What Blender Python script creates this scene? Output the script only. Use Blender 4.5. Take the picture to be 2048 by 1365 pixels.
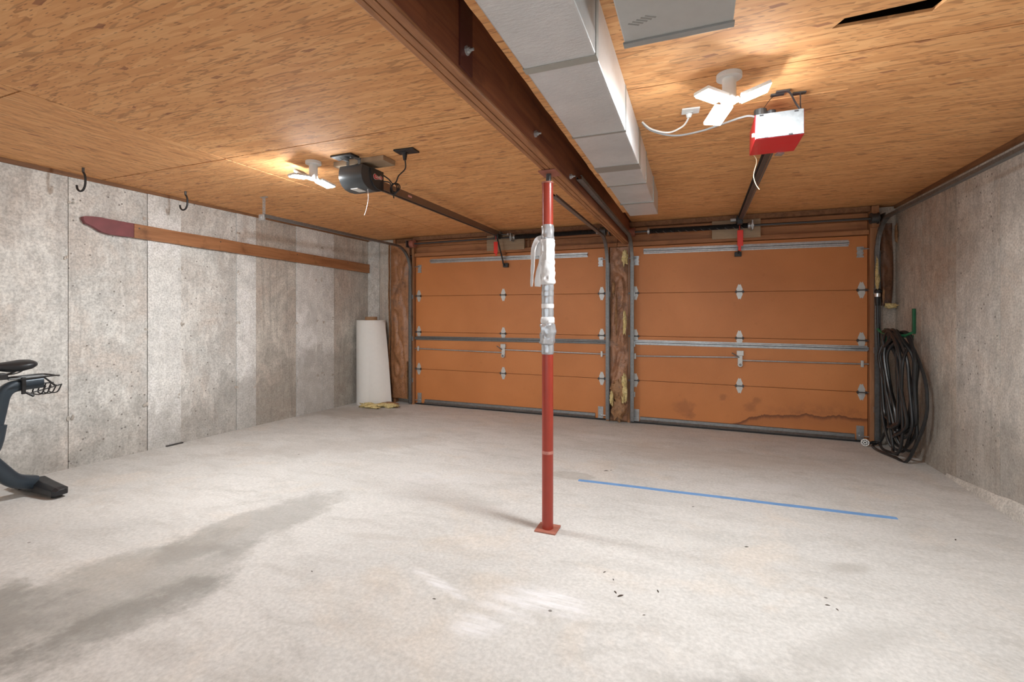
import bpy, bmesh, math, random
from mathutils import Vector, Matrix, noise as mnoise
random.seed(7)
for o in list(bpy.data.objects): bpy.data.objects.remove(o, do_unlink=True)
SC = bpy.context.scene
COL = SC.collection
PI = math.pi

# ------------------------------------------------------------------ camera
CAM_H = 1.35
cd = bpy.data.cameras.new('camera'); cam = bpy.data.objects.new('camera', cd); COL.objects.link(cam)
cd.sensor_width = 36; cd.sensor_fit = 'HORIZONTAL'; cd.lens = 36 * 936 / 2048
cd.shift_y = -60.5 / 2048; cd.clip_start = 0.03
cam.location = (0, 0, CAM_H); cam.rotation_euler = (PI / 2, 0, math.atan(369 / 936))
SC.camera = cam
# ------------------------------------------------------------------ world, exposure
W = bpy.data.worlds.new('world'); SC.world = W; W.use_nodes = True
bg = W.node_tree.nodes['Background']; bg.inputs[0].default_value = (0.88, 0.95, 1.0, 1); bg.inputs[1].default_value = 1.1
SC.view_settings.view_transform = 'Standard'; SC.view_settings.look = 'None'
SC.view_settings.gamma = 1; SC.view_settings.use_curve_mapping = False
SC.view_settings.exposure = 0.6
LAMP = 460.0                       # emission of the garage lamp panels

# ------------------------------------------------------------------ room measures
XL, XR, YB, YF = -4.62, 1.86, 5.80, -3.2
def zf(y): return 0.027 * (5.8 - y)            # floor falls towards the doors
def zc(y): return 2.41 + 0.009 * (5.8 - y)     # underside of the ceiling

# ------------------------------------------------------------------ node helpers
class NT:
    def __init__(s, name):
        s.m = bpy.data.materials.new(name); s.m.use_nodes = True
        s.t = s.m.node_tree; s.n = s.t.nodes; s.b = s.n['Principled BSDF']
    def node(s, typ, props=None, **inp):
        n = s.n.new(typ)
        for k, v in (props or {}).items(): setattr(n, k, v)
        for k, v in inp.items():
            key = int(k[1:]) if k[0] == '_' and k[1:].isdigit() else k.replace('_', ' ')
            s.put(n.inputs[key], v)
        return n
    def put(s, sock, v):
        if hasattr(v, 'is_output'): s.t.links.new(v, sock)
        elif isinstance(v, (tuple, list)):
            v = tuple(v)
            sock.default_value = v + (1,) if len(v) == 3 and len(sock.default_value) == 4 else v
        else: sock.default_value = v
    def pos(s): return s.node('ShaderNodeNewGeometry').outputs['Position']
    def obj(s): return s.node('ShaderNodeTexCoord').outputs['Object']
    def rnd(s): return s.node('ShaderNodeObjectInfo').outputs['Random']
    def map(s, v, loc=(0, 0, 0), rot=(0, 0, 0), sc=(1, 1, 1)):
        return s.node('ShaderNodeMapping', None, Vector=v, Location=loc, Rotation=rot, Scale=sc).outputs[0]
    def noise(s, v, scale, detail=4, rough=.55, dist=0):
        return s.node('ShaderNodeTexNoise', None, Vector=v, Scale=scale, Detail=detail, Roughness=rough, Distortion=dist).outputs[0]
    def noisec(s, v, scale, detail=2):
        return s.node('ShaderNodeTexNoise', None, Vector=v, Scale=scale, Detail=detail).outputs[1]
    def voro(s, v, scale, feature='F1', dim='3D', metric='EUCLIDEAN', rand=1):
        p = {'feature': feature, 'voronoi_dimensions': dim}
        if feature != 'DISTANCE_TO_EDGE': p['distance'] = metric
        return s.node('ShaderNodeTexVoronoi', p, Vector=v, Scale=scale, Randomness=rand)
    def ramp(s, f, stops, interp='LINEAR'):
        n = s.node('ShaderNodeValToRGB', None, Fac=f); r = n.color_ramp; r.interpolation = interp
        while len(r.elements) < len(stops): r.elements.new(.5)
        for e, (p, c) in zip(r.elements, stops):
            e.position = p; e.color = (c, c, c, 1) if not isinstance(c, tuple) else c + (1,)
        return n.outputs[0]
    def mix(s, f, a, b, mode='MIX'):
        n = s.node('ShaderNodeMix', {'data_type': 'RGBA', 'blend_type': mode})
        s.put(n.inputs[0], f); s.put(n.inputs[6], a); s.put(n.inputs[7], b); return n.outputs[2]
    def math(s, op, a, b=0.0, clamp=False):
        return s.node('ShaderNodeMath', {'operation': op, 'use_clamp': clamp}, _0=a, _1=b).outputs[0]
    def vmath(s, op, a, b=(0, 0, 0)):
        n = s.node('ShaderNodeVectorMath', {'operation': op}, _0=a, _1=b)
        return n.outputs['Value'] if op in ('LENGTH', 'DISTANCE', 'DOT_PRODUCT') else n.outputs[0]
    def step(s, v, lo, hi):
        return s.node('ShaderNodeMapRange', {'interpolation_type': 'SMOOTHSTEP'}, Value=v, **{'_1': lo, '_2': hi, '_3': 0.0, '_4': 1.0}).outputs[0]
    def bump(s, h, strength=.3, dist=.01):
        s.put(s.b.inputs['Normal'], s.node('ShaderNodeBump', None, Height=h, Strength=strength, Distance=dist).outputs[0])
    def out(s, color=None, rough=None, metal=None, **kw):
        if color is not None: s.put(s.b.inputs['Base Color'], color)
        if rough is not None: s.put(s.b.inputs['Roughness'], rough)
        if metal is not None: s.put(s.b.inputs['Metallic'], metal)
        for k, v in kw.items(): s.put(s.b.inputs[k.replace('_', ' ')], v)
        return s.m
def plain(name, col, rough=.5, metal=0., var=.12, scale=25., **kw):
    """one paint / metal / plastic with slight mottling and fine relief"""
    N = NT(name); p = N.obj()
    n = N.noise(p, scale, 3)
    a = tuple(max(0, c * (1 - var)) for c in col); b = tuple(min(1, c * (1 + var)) for c in col)
    N.out(N.mix(n, a, b), N.ramp(n, [(.2, max(.02, rough - .04)), (.8, min(1, rough + .04))]), metal, **kw)
    return N.m

# ------------------------------------------------------------------ materials
def osb_mat(name, rot):
    N = NT(name); g = N.pos(); r = N.rnd()
    off = N.node('ShaderNodeCombineXYZ', None, X=N.math('MULTIPLY', r, 37.), Y=N.math('MULTIPLY', r, 91.)).outputs[0]
    p0 = N.vmath('ADD', N.map(g, rot=(0, 0, rot)), off)
    wob = N.vmath('SCALE', N.vmath('SUBTRACT', N.noisec(p0, 14., 1), (.5, .5, .5)))
    wob.node.inputs['Scale'].default_value = .006
    p0 = N.vmath('ADD', p0, wob)
    wood = [(0., (.46, .185, .062)), (.2, (.65, .30, .112)), (.5, (.74, .37, .150)), (.75, (.81, .44, .19)), (1., (.93, .61, .33))]
    col = None
    #  angle, length, width, share hidden
    for i, (ang, L, Wd, th) in enumerate([(.03, .20, .042, 0), (-.34, .20, .030, .42), (.40, .22, .034, .46), (.08, .24, .020, .48), (-.85, .15, .024, .80), (1.0, .16, .026, .82)]):
        q = N.map(p0, loc=(i * 3.3, i * 1.7, 0), rot=(0, 0, ang), sc=(1 / L, 1 / Wd, 1))
        v = N.voro(q, 1., 'F1', '2D', 'CHEBYCHEV', .85)
        sep = N.node('ShaderNodeSeparateColor', None, Color=v.outputs['Color'])
        gr = N.noise(N.map(p0, loc=(i, 2 * i, 0), rot=(0, 0, ang), sc=(7, 190, 1)), 1., 2)
        tone = N.math('ADD', N.math('ADD', N.math('MULTIPLY', sep.outputs[0], .46), .28), N.math('MULTIPLY', N.math('SUBTRACT', gr, .5), .45))
        c = N.ramp(tone, wood)
        if i:
            # the lower rim of a flake drops away: thin dark edge
            rim = N.math('MULTIPLY', N.step(v.outputs[0], .40, .52), N.math('MULTIPLY', N.math('GREATER_THAN', sep.outputs[2], .5), .42))
            c = N.mix(rim, c, (.24, .095, .034))
            col = N.mix(N.math('GREATER_THAN', sep.outputs[1], th), col, c)
        else: col = c
    # scattered dark bark flakes
    q = N.map(p0, rot=(0, 0, .45), sc=(11, 34, 1)); v = N.voro(q, 1., 'F1', '2D', 'CHEBYCHEV')
    sep = N.node('ShaderNodeSeparateColor', None, Color=v.outputs['Color'])
    bark = N.math('MULTIPLY', N.math('GREATER_THAN', sep.outputs[0], .984), N.math('SUBTRACT', 1., N.step(v.outputs[0], .30, .34)))
    col = N.mix(N.math('MULTIPLY', bark, .7), col, (.27, .095, .045))
    # thin dark gaps between flakes
    q = N.map(p0, loc=(5, 9, 0), rot=(0, 0, .12), sc=(20, 150, 1)); v = N.voro(q, 1., 'F1', '2D')
    sep = N.node('ShaderNodeSeparateColor', None, Color=v.outputs['Color'])
    spk = N.math('MULTIPLY', N.math('GREATER_THAN', sep.outputs[0], .84), N.math('SUBTRACT', 1., N.step(v.outputs[0], .10, .36)))
    col = N.mix(N.math('MULTIPLY', spk, .72), col, (.19, .075, .03))
    big = N.noise(g, .9, 2)
    col = N.mix(.5, col, N.mix(big, (.86, .80, .74), (1.12, 1.1, 1.06)), 'MULTIPLY')
    return N.out(col, .72)

def concrete_mat(name, base, warm, warmamt, pits=1., streak=.5, rough=.9, grad=True):
    N = NT(name); g = N.pos(); r = N.rnd()
    off = N.node('ShaderNodeCombineXYZ', None, X=N.math('MULTIPLY', r, 17.), Y=N.math('MULTIPLY', r, 53.), Z=N.math('MULTIPLY', r, 5.)).outputs[0]
    p = N.vmath('ADD', g, off)
    n1 = N.noise(p, 2.2, 6, .68, .5); n2 = N.noise(p, 9., 6, .65); n3 = N.noise(p, 70., 3, .6)
    st = N.noise(N.map(p, sc=(26, 26, 1.1)), 1., 4, .6)
    dark = tuple(c * .60 for c in base); light = tuple(min(1, c * 1.22) for c in base)
    c = N.mix(N.ramp(n2, [(.3, 0.), (.7, 1.)]), dark, light)
    c = N.mix(.45, c, base)
    c = N.mix(N.math('MULTIPLY', N.ramp(n1, [(.42, 0.), (.62, 1.)]), warmamt), c, warm)
    # weathered grey-brown blotches and paler laitance
    n4 = N.noise(N.map(p, loc=(3, 1, 8), sc=(1, 1, .6)), 1.5, 8, .70, .5)
    c = N.mix(N.math('MULTIPLY', N.ramp(n4, [(.50, 0.), (.60, 1.)]), .38), c, tuple(k * .62 for k in base))
    n5 = N.noise(N.map(p, loc=(9, 4, 2), sc=(1, 1, .6)), 2.0, 8, .74, .6)
    c = N.mix(N.math('MULTIPLY', N.ramp(n5, [(.52, 0.), (.60, 1.)]), .5), c, tuple(min(1, k * 1.35) for k in base))
    c = N.mix(N.math('MULTIPLY', N.ramp(st, [(.52, 0.), (.72, 1.)]), streak), c, tuple(k * .5 for k in base))
    c = N.mix(.6, c, N.ramp(n3, [(.3, .50), (.62, 1.15)]), 'MULTIPLY')
    n6 = N.noise(N.map(p, loc=(2, 6, 4), sc=(1, 1, .45)), 24., 8, .75, .3)
    c = N.mix(N.math('MULTIPLY', N.ramp(n6, [(.53, 0.), (.62, 1.)]), .30 * pits), c, tuple(k * .55 for k in base))
    n7 = N.noise(N.map(p, loc=(7, 2, 9), sc=(1, 1, .4)), 17., 8, .75, .5)
    c = N.mix(N.math('MULTIPLY', N.ramp(n7, [(.54, 0.), (.62, 1.)]), .32 * pits), c, tuple(min(1, k * 1.3) for k in base))
    # a damp, browner skirt that ends in an uneven line
    if grad:
        z = N.node('ShaderNodeSeparateXYZ', None, Vector=g).outputs[2]
        y = N.node('ShaderNodeSeparateXYZ', None, Vector=g).outputs[1]
        edge = N.math('ADD', N.math('ADD', z, N.math('MULTIPLY', N.math('SUBTRACT', n1, .5), 1.6)), N.math('MULTIPLY', N.math('SUBTRACT', y, 4.), -.16))
        c = N.mix(N.math('MULTIPLY', N.math('SUBTRACT', 1., N.step(edge, .45, .8)), .42), c, (.20, .175, .145))
    vp = N.voro(p, 16., 'F1')
    sep = N.node('ShaderNodeSeparateColor', None, Color=vp.outputs['Color'])
    pit = N.math('MULTIPLY', N.math('GREATER_THAN', sep.outputs[0], .80), N.math('SUBTRACT', 1., N.step(vp.outputs[0], .07, .15)))
    c = N.mix(N.math('MULTIPLY', pit, .75 * pits), c, (.12, .10, .085))
    h = N.math('SUBTRACT', N.math('ADD', N.math('MULTIPLY', n2, .6), N.math('MULTIPLY', n3, .4)), N.math('MULTIPLY', pit, .8))
    N.bump(h, .45, .006)
    return N.out(c, rough)

def floor_mat():
    N = NT('floor_concrete'); g = N.pos()
    n1 = N.noise(g, .8, 5, .55, .5); n2 = N.noise(N.map(g, sc=(1, 2.2, 1), rot=(0, 0, .2)), 3.2, 6, .62, .6); n3 = N.noise(g, 60, 4, .6); n4 = N.noise(g, 14, 5, .65)
    c = N.mix(N.ramp(n1, [(.3, 0.), (.7, 1.)]), (.56, .55, .53), (.67, .655, .63))
    c = N.mix(N.math('MULTIPLY', N.ramp(n2, [(.47, 0.), (.66, 1.)]), .42), c, (.45, .43, .40))
    c = N.mix(N.math('MULTIPLY', N.ramp(N.noise(N.map(g, loc=(4, 7, 0)), 1.7, 5, .6, .5), [(.54, 0.), (.68, 1.)]), .35), c, (.68, .58, .48))
    c = N.mix(N.math('MULTIPLY', N.ramp(n4, [(.55, 0.), (.75, 1.)]), .25), c, (.70, .68, .65))
    c = N.mix(.5, c, N.ramp(n3, [(.28, .62), (.7, 1.14)]), 'MULTIPLY')
    wn = N.noise(N.map(g, loc=(1, 1, 0)), 4., 5, .65); wn2 = N.noise(g, 22., 4, .7)
    def blob(cx, cy, a, b, rot, soft, amt, col, rag=.6, thr=1.):
        nonlocal c
        q = N.map(N.vmath('SUBTRACT', g, (cx, cy, 0)), rot=(0, 0, -rot))
        q = N.vmath('MULTIPLY', q, (1 / a, 1 / b, 0))
        d = N.math('ADD', N.vmath('LENGTH', q), N.math('ADD', N.math('MULTIPLY', N.math('SUBTRACT', wn, .5), rag * 2), N.math('MULTIPLY', N.math('SUBTRACT', wn2, .5), rag * .5)))
        f = N.math('SUBTRACT', 1., N.step(d, thr - soft, thr))
        c = N.mix(N.math('MULTIPLY', f, amt), c, col)
    # old oil / damp patches where cars stood
    blob(-2.40, 2.0, .66, .25, 1.48, .35, .52, (.27, .26, .24))
    blob(-2.42, 1.25, .70, .42, 1.45, .4, .52, (.26, .25, .225))
    blob(-2.12, 1.15, .42, .2, 1.3, .5, .55, (.19, .185, .165), .8)
    blob(-2.75, .75, .7, .45, .6, .5, .5, (.20, .195, .175), .8)
    blob(.17, 1.66, .34, .14, .1, .45, .55, (.27, .26, .245), .6)
    blob(.62, 2.15, .45, .13, .75, .7, .35, (.33, .315, .29), .9)
    blob(.70, 2.75, .16, .07, .5, .7, .45, (.33, .31, .28), .7)
    blob(1.62, 2.9, .2, .06, .9, .7, .6, (.25, .24, .2), .7)
    blob(1.45, 2.55, .5, .2, 1.1, .8, .4, (.35, .33, .29), .9)
    blob(-.90, 3.58, .20, .10, .1, .2, .42, (.33, .30, .26), .35)
    blob(-4.2, 4.9, .9, .5, .3, .6, .45, (.30, .255, .215), .8)
    blob(-3.1, 3.6, 1.4, .3, .7, .7, .28, (.36, .32, .285), .9)
    blob(.2, 4.6, 1.6, .5, .05, .8, .3, (.42, .34, .27), .9)
    blob(-1.6, 2.15, .3, .05, .2, .6, .3, (.38, .35, .31), .6)
    # chalky scuffs
    scr = N.ramp(N.noise(N.map(g, rot=(0, 0, .75), sc=(4, 40, 1)), 1., 5, .7), [(.42, 0.), (.62, 1.)])
    def scuff(cx, cy, a, b, rot, amt):
        nonlocal c
        q = N.map(N.vmath('SUBTRACT', g, (cx, cy, 0)), rot=(0, 0, -rot))
        d = N.math('ADD', N.vmath('LENGTH', N.vmath('MULTIPLY', q, (1 / a, 1 / b, 0))), N.math('MULTIPLY', N.math('SUBTRACT', wn, .5), 1.5))
        f = N.math('MULTIPLY', N.math('SUBTRACT', 1., N.step(d, .2, 1.)), N.math('ADD', N.math('MULTIPLY', scr, .7), .3))
        c = N.mix(N.math('MULTIPLY', f, amt), c, (.80, .80, .82))
    scuff(-.62, 1.92, .30, .15, .2, .85); scuff(-.80, 1.66, .17, .10, .5, .8); scuff(-1.08, 1.86, .26, .045, -.35, .8); scuff(-.72, 1.78, .22, .05, -.1, .5)
    scuff(-1.9, 3.1, .5, .2, .3, .35); scuff(.5, 3.9, .5, .12, .4, .3); scuff(-.9, 4.9, .4, .12, 0, .35)
    vs = N.voro(g, 5.5, 'F1'); sep = N.node('ShaderNodeSeparateColor', None, Color=vs.outputs['Color'])
    spk = N.math('MULTIPLY', N.math('GREATER_THAN', sep.outputs[0], .86), N.math('SUBTRACT', 1., N.step(vs.outputs[0], .03, .055)))
    c = N.mix(N.math('MULTIPLY', spk, .8), c, (.10, .085, .07))
    N.bump(N.math('ADD', N.math('MULTIPLY', n4, .5), N.math('MULTIPLY', n3, .5)), .12, .003)
    return N.out(c, N.ramp(n2, [(.3, .62), (.7, .85)]))

def wood_mat(name, dark, light, axis='X', scale=1., rough=.6, stains=.3):
    N = NT(name); p = N.pos(); r = N.rnd()
    off = N.node('ShaderNodeCombineXYZ', None, X=N.math('MULTIPLY', r, 13.), Y=N.math('MULTIPLY', r, 31.), Z=N.math('MULTIPLY', r, 7.)).outputs[0]
    p = N.vmath('ADD', p, off)
    s = {'X': (1.2, 18, 18), 'Y': (18, 1.2, 18), 'Z': (18, 18, 1.2)}[axis]
    s = tuple(v * scale for v in s)
    g = N.noise(N.map(p, sc=s), 1., 4, .6, 1.2); f = N.noise(N.map(p, sc=tuple(v * 6 for v in s)), 1., 3, .6)
    c = N.mix(N.ramp(g, [(.3, 0.), (.7, 1.)]), dark, light)
    c = N.mix(.35, c, N.ramp(f, [(.25, .55), (.75, 1.1)]), 'MULTIPLY')
    k = N.noise(p, 5., 4, .6)
    c = N.mix(N.math('MULTIPLY', N.ramp(k, [(.55, 0.), (.7, 1.)]), stains), c, tuple(v * .3 for v in dark))
    N.bump(f, .25, .003)
    return N.out(c, rough)

def door_mat(name, stained):
    N = NT(name); g = N.pos()
    n1 = N.noise(g, 1.3, 4, .55, .3); n2 = N.noise(g, 120., 3, .6); n3 = N.noise(g, 14., 5, .6)
    c = N.mix(N.ramp(n1, [(.3, 0.), (.7, 1.)]), (.54, .195, .056), (.64, .24, .074))
    c = N.mix(.3, c, N.ramp(n2, [(.25, .7), (.75, 1.12)]), 'MULTIPLY')
    c = N.mix(N.math('MULTIPLY', N.ramp(n3, [(.62, 0.), (.78, 1.)]), .22), c, (.30, .10, .03))
    if stained:       # tide marks left by rain water at the foot of the door
        sx = N.node('ShaderNodeSeparateXYZ', None, Vector=g); x, z = sx.outputs[0], sx.outputs[2]
        w = N.math('ADD', N.math('MULTIPLY', N.math('SUBTRACT', N.noise(N.map(g, sc=(1, 0, 0)), 2.6, 5, .6), .5), .22), N.math('MULTIPLY', N.math('SUBTRACT', N.noise(g, 25., 3), .5), .02))
        top = N.math('ADD', N.math('MULTIPLY', N.step(x, .0, 1.0), .235), N.math('MULTIPLY', w, N.step(x, .0, .6)))
        d = N.math('SUBTRACT', z, top)
        inside = N.math('MULTIPLY', N.math('SUBTRACT', 1., N.step(d, -.005, .012)), N.step(d, -.20, -.02))
        line = N.math('MULTIPLY', N.step(d, -.045, .0), N.math('SUBTRACT', 1., N.step(d, .002, .012)))
        on = N.step(x, .05, .25)
        c = N.mix(N.math('MULTIPLY', N.math('MULTIPLY', inside, on), .35), c, (.30, .10, .035))
        c = N.mix(N.math('MULTIPLY', N.math('MULTIPLY', line, on), .75), c, (.11, .035, .018))
        halo = N.math('MULTIPLY', N.math('MULTIPLY', N.step(d, .0, .03), N.math('SUBTRACT', 1., N.step(d, .05, .17))), N.ramp(N.noise(g, 7., 5, .7), [(.42, 0.), (.62, 1.)]))
        c = N.mix(N.math('MULTIPLY', N.math('MULTIPLY', halo, N.step(x, .5, 1.1)), .5), c, (.25, .085, .035))
        for (cx, cz, rr) in ((-.13, .22, .13), (-.06, .14, .07), (.62, .36, .06), (.28, .37, .05), (.55, .28, .07)):
            q = N.vmath('LENGTH', N.vmath('MULTIPLY', N.vmath('SUBTRACT', g, (cx, 0, cz)), (1 / rr, 0, 1 / rr)))
            q = N.math('ADD', q, N.math('MULTIPLY', N.math('SUBTRACT', n3, .5), 1.6))
            c = N.mix(N.math('MULTIPLY', N.math('SUBTRACT', 1., N.step(q, .3, 1.)), .42), c, (.24, .085, .035))
    N.bump(n2, .12, .002)
    return N.out(c, .5)

def crumple_mat(name, a, b, rough=.5, sc=10.):
    N = NT(name); p = N.obj()
    n = N.noise(p, sc, 6, .65, .8); k = N.noise(N.map(p, loc=(3, 1, 2)), sc * 1.1, 5, .6)
    c = N.mix(N.ramp(n, [(.3, 0.), (.7, 1.)]), a, b)
    c = N.mix(N.math('MULTIPLY', N.ramp(k, [(.56, 0.), (.68, 1.)]), .5), c, (.13, .105, .095))
    e = N.voro(N.vmath('ADD', p, N.vmath('SCALE', N.noisec(p, 6., 2))), 5., 'DISTANCE_TO_EDGE').outputs[0]
    c = N.mix(N.math('MULTIPLY', N.math('SUBTRACT', 1., N.step(e, .0, .045)), .55), c, tuple(v * .35 for v in a))
    N.bump(n, .3, .006)
    return N.out(c, rough)

def galv_mat(name, col=(.55, .57, .58), rough=.38):
    N = NT(name); p = N.obj()
    v = N.voro(p, 60., 'F1'); sep = N.node('ShaderNodeSeparateColor', None, Color=v.outputs['Color'])
    n = N.noise(p, 6., 4, .6)
    c = N.mix(N.math('ADD', N.math('MULTIPLY', sep.outputs[0], .35), N.math('MULTIPLY', n, .5)), tuple(k * .65 for k in col), tuple(min(1, k * 1.2) for k in col))
    return N.out(c, N.ramp(n, [(.3, rough - .08), (.7, rough + .15)]), .85)

def duct_mat():
    N = NT('duct_foil'); p = N.pos()
    v = N.noise(N.map(p, sc=(35, 120, 35)), 1., 5, .7); n = N.noise(p, 5., 4, .6); c1 = N.noise(p, 26., 4, .7)
    c = N.mix(N.ramp(n, [(.3, 0.), (.7, 1.)]), (.62, .645, .66), (.74, .76, .77))
    c = N.mix(N.math('MULTIPLY', N.ramp(c1, [(.60, 0.), (.72, 1.)]), .2), c, (.33, .30, .27))
    N.bump(N.math('ADD', v, N.math('MULTIPLY', N.noise(N.map(p, sc=(1, 1, 1)), 3., 2), 1.5)), .35, .006)
    return N.out(c, .32, .45)

M = {}
M['osb_x'] = osb_mat('strand_board', 0.); M['osb_y'] = osb_mat('strand_board_turned', PI / 2 + .06)
M['floor'] = floor_mat()
M['wall_rough'] = concrete_mat('wall_concrete', (.68, .675, .645), (.64, .53, .45), .45, 1., .3)
M['wall_smooth'] = concrete_mat('wall_concrete_smooth', (.80, .80, .775), (.76, .73, .69), .35, .35, .08)
M['wall_brown'] = concrete_mat('wall_concrete_brown', (.58, .545, .49), (.54, .42, .34), .5, 1., .6)
M['wall_right'] = concrete_mat('wall_concrete_right', (.53, .485, .425), (.50, .365, .27), .6, 1., .35)  # brown stain, with part of the opener's shadow mixed into the colour
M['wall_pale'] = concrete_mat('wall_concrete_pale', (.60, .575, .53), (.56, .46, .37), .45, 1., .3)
M['cove'] = concrete_mat('cement_cove', (.62, .59, .54), (.58, .5, .43), .3, .4, .1, grad=False)
M['beam'] = wood_mat('beam_wood', (.16, .045, .022), (.36, .125, .055), 'Y', 1., .55, .45)
M['beam_edge'] = wood_mat('beam_ply_wood', (.27, .105, .042), (.48, .215, .09), 'Y', 1.3, .55, .3)
M['header'] = wood_mat('header_wood', (.30, .115, .042), (.48, .21, .085), 'X', .8, .6, .35)
M['stud'] = wood_mat('stud_wood', (.30, .13, .055), (.46, .22, .10), 'Z', .8, .65, .3)
M['block'] = wood_mat('pale_board', (.33, .23, .145), (.46, .33, .21), 'X', .8, .65, .25)
M['rail_wood'] = wood_mat('rail_wood', (.28, .115, .045), (.46, .21, .09), 'Y', 1., .6, .6)
M['rail_red'] = plain('worn_maroon_paint', (.20, .055, .06), .6, 0, .35, 9.)
M['sill'] = wood_mat('sill_wood', (.17, .075, .032), (.31, .15, .068), 'Y', 1., .7, .4)
M['joist'] = plain('cavity_wood', (.05, .03, .018), .9)
M['door1'] = door_mat('door_hardboard', False); M['door2'] = door_mat('door_hardboard_stained', True)
M['galv'] = galv_mat('galvanised_steel'); M['galv_dull'] = galv_mat('dull_steel', (.25, .255, .255), .45)
M['galv_bright'] = galv_mat('bright_zinc', (.60, .61, .62), .5)
M['hinge'] = plain('zinc_hinge', (.60, .60, .58), .45, .5, .1)
M['steel_dark'] = plain('dark_steel', (.09, .09, .09), .45, .6)
M['bronze'] = plain('bronze_rail_steel', (.23, .165, .13), .4, .5)
M['black'] = plain('black_plastic', (.018, .018, .019), .45)
M['rubber'] = plain('black_hose_rubber', (.017, .018, .019), .34, 0, .1)
M['opener_grey'] = plain('charcoal_plastic', (.06, .065, .07), .30, 0., .03, 4.)
M['opener_dark'] = plain('dark_plastic', (.032, .034, .037), .4, 0., .04, 4.)
M['red_case'] = plain('red_enamel', (.66, .022, .035), .35, 0, .06)
M['red_tag'] = plain('red_handle_plastic', (.80, .035, .02), .4, 0, .06)
M['red_paint'] = plain('red_oxide_paint', (.33, .040, .022), .32, 0, .12, 14.)
M['red_paint_rub'] = plain('rubbed_paint', (.50, .20, .16), .5, 0, .5, 60.)
M['rust_plate'] = plain('rusty_red_plate', (.36, .13, .09), .6, 0, .3)
M['tape'] = plain('duct_tape', (.50, .51, .53), .22, .55, .25, 30.)
M['poly'] = plain('white_plastic_film', (.72, .71, .71), .30, 0, .10)
M['white'] = plain('white_plastic', (.78, .78, .76), .4, 0, .04)
M['cream'] = plain('cream_plastic', (.75, .62, .40), .45)
M['paper'] = plain('white_paper', (.78, .765, .735), .75, 0, .04)
M['card'] = plain('cardboard', (.36, .21, .11), .8)
M['kraft'] = crumple_mat('kraft_facing', (.30, .135, .06), (.46, .225, .11), .42, 5.)
M['kraft_dark'] = crumple_mat('dark_kraft_facing', (.32, .155, .085), (.50, .27, .16), .42, 6.)
M['kraft_rag'] = crumple_mat('torn_kraft', (.24, .12, .055), (.42, .23, .11), .6, 14.)
M['fluff'] = crumple_mat('yellow_glass_wool', (.60, .45, .17), (.82, .70, .38), .9, 22.)
M['duct'] = duct_mat()
M['duct_tape'] = plain('foil_tape', (.34, .335, .31), .4, .4)
M['grey_tape'] = plain('grey_tape', (.36, .345, .31), .6, 0)
M['plenum'] = plain('grey_sheet_metal', (.50, .50, .485), .5, .3, .08)
M['smudge'] = plain('grey_smudge', (.30, .29, .275), .7)
M['blue_tape'] = plain('blue_masking_tape', (.16, .33, .62), .65, 0, .2, 12.)
M['green'] = plain('green_painted_steel', (.015, .13, .055), .4)
M['bike'] = plain('slate_bike_paint', (.035, .050, .066), .32, .2, .1)
M['bike_black'] = plain('matt_black', (.016, .017, .02), .42)
M['leaf'] = plain('dry_leaf', (.05, .035, .025), .8)
M['silver'] = plain('chrome', (.75, .75, .74), .2, .9)
M['label_red'] = plain('red_print', (.62, .04, .05), .5, 0, .03)
M['pink_print'] = plain('faded_red_print', (.80, .45, .45), .6)
E = NT('lamp_diffuser'); E.out((.9, .9, .9), .5); E.put(E.b.inputs['Emission Color'], (.93, .97, .985)); E.b.inputs['Emission Strength'].default_value = LAMP; M['lamp'] = E.m

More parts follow.
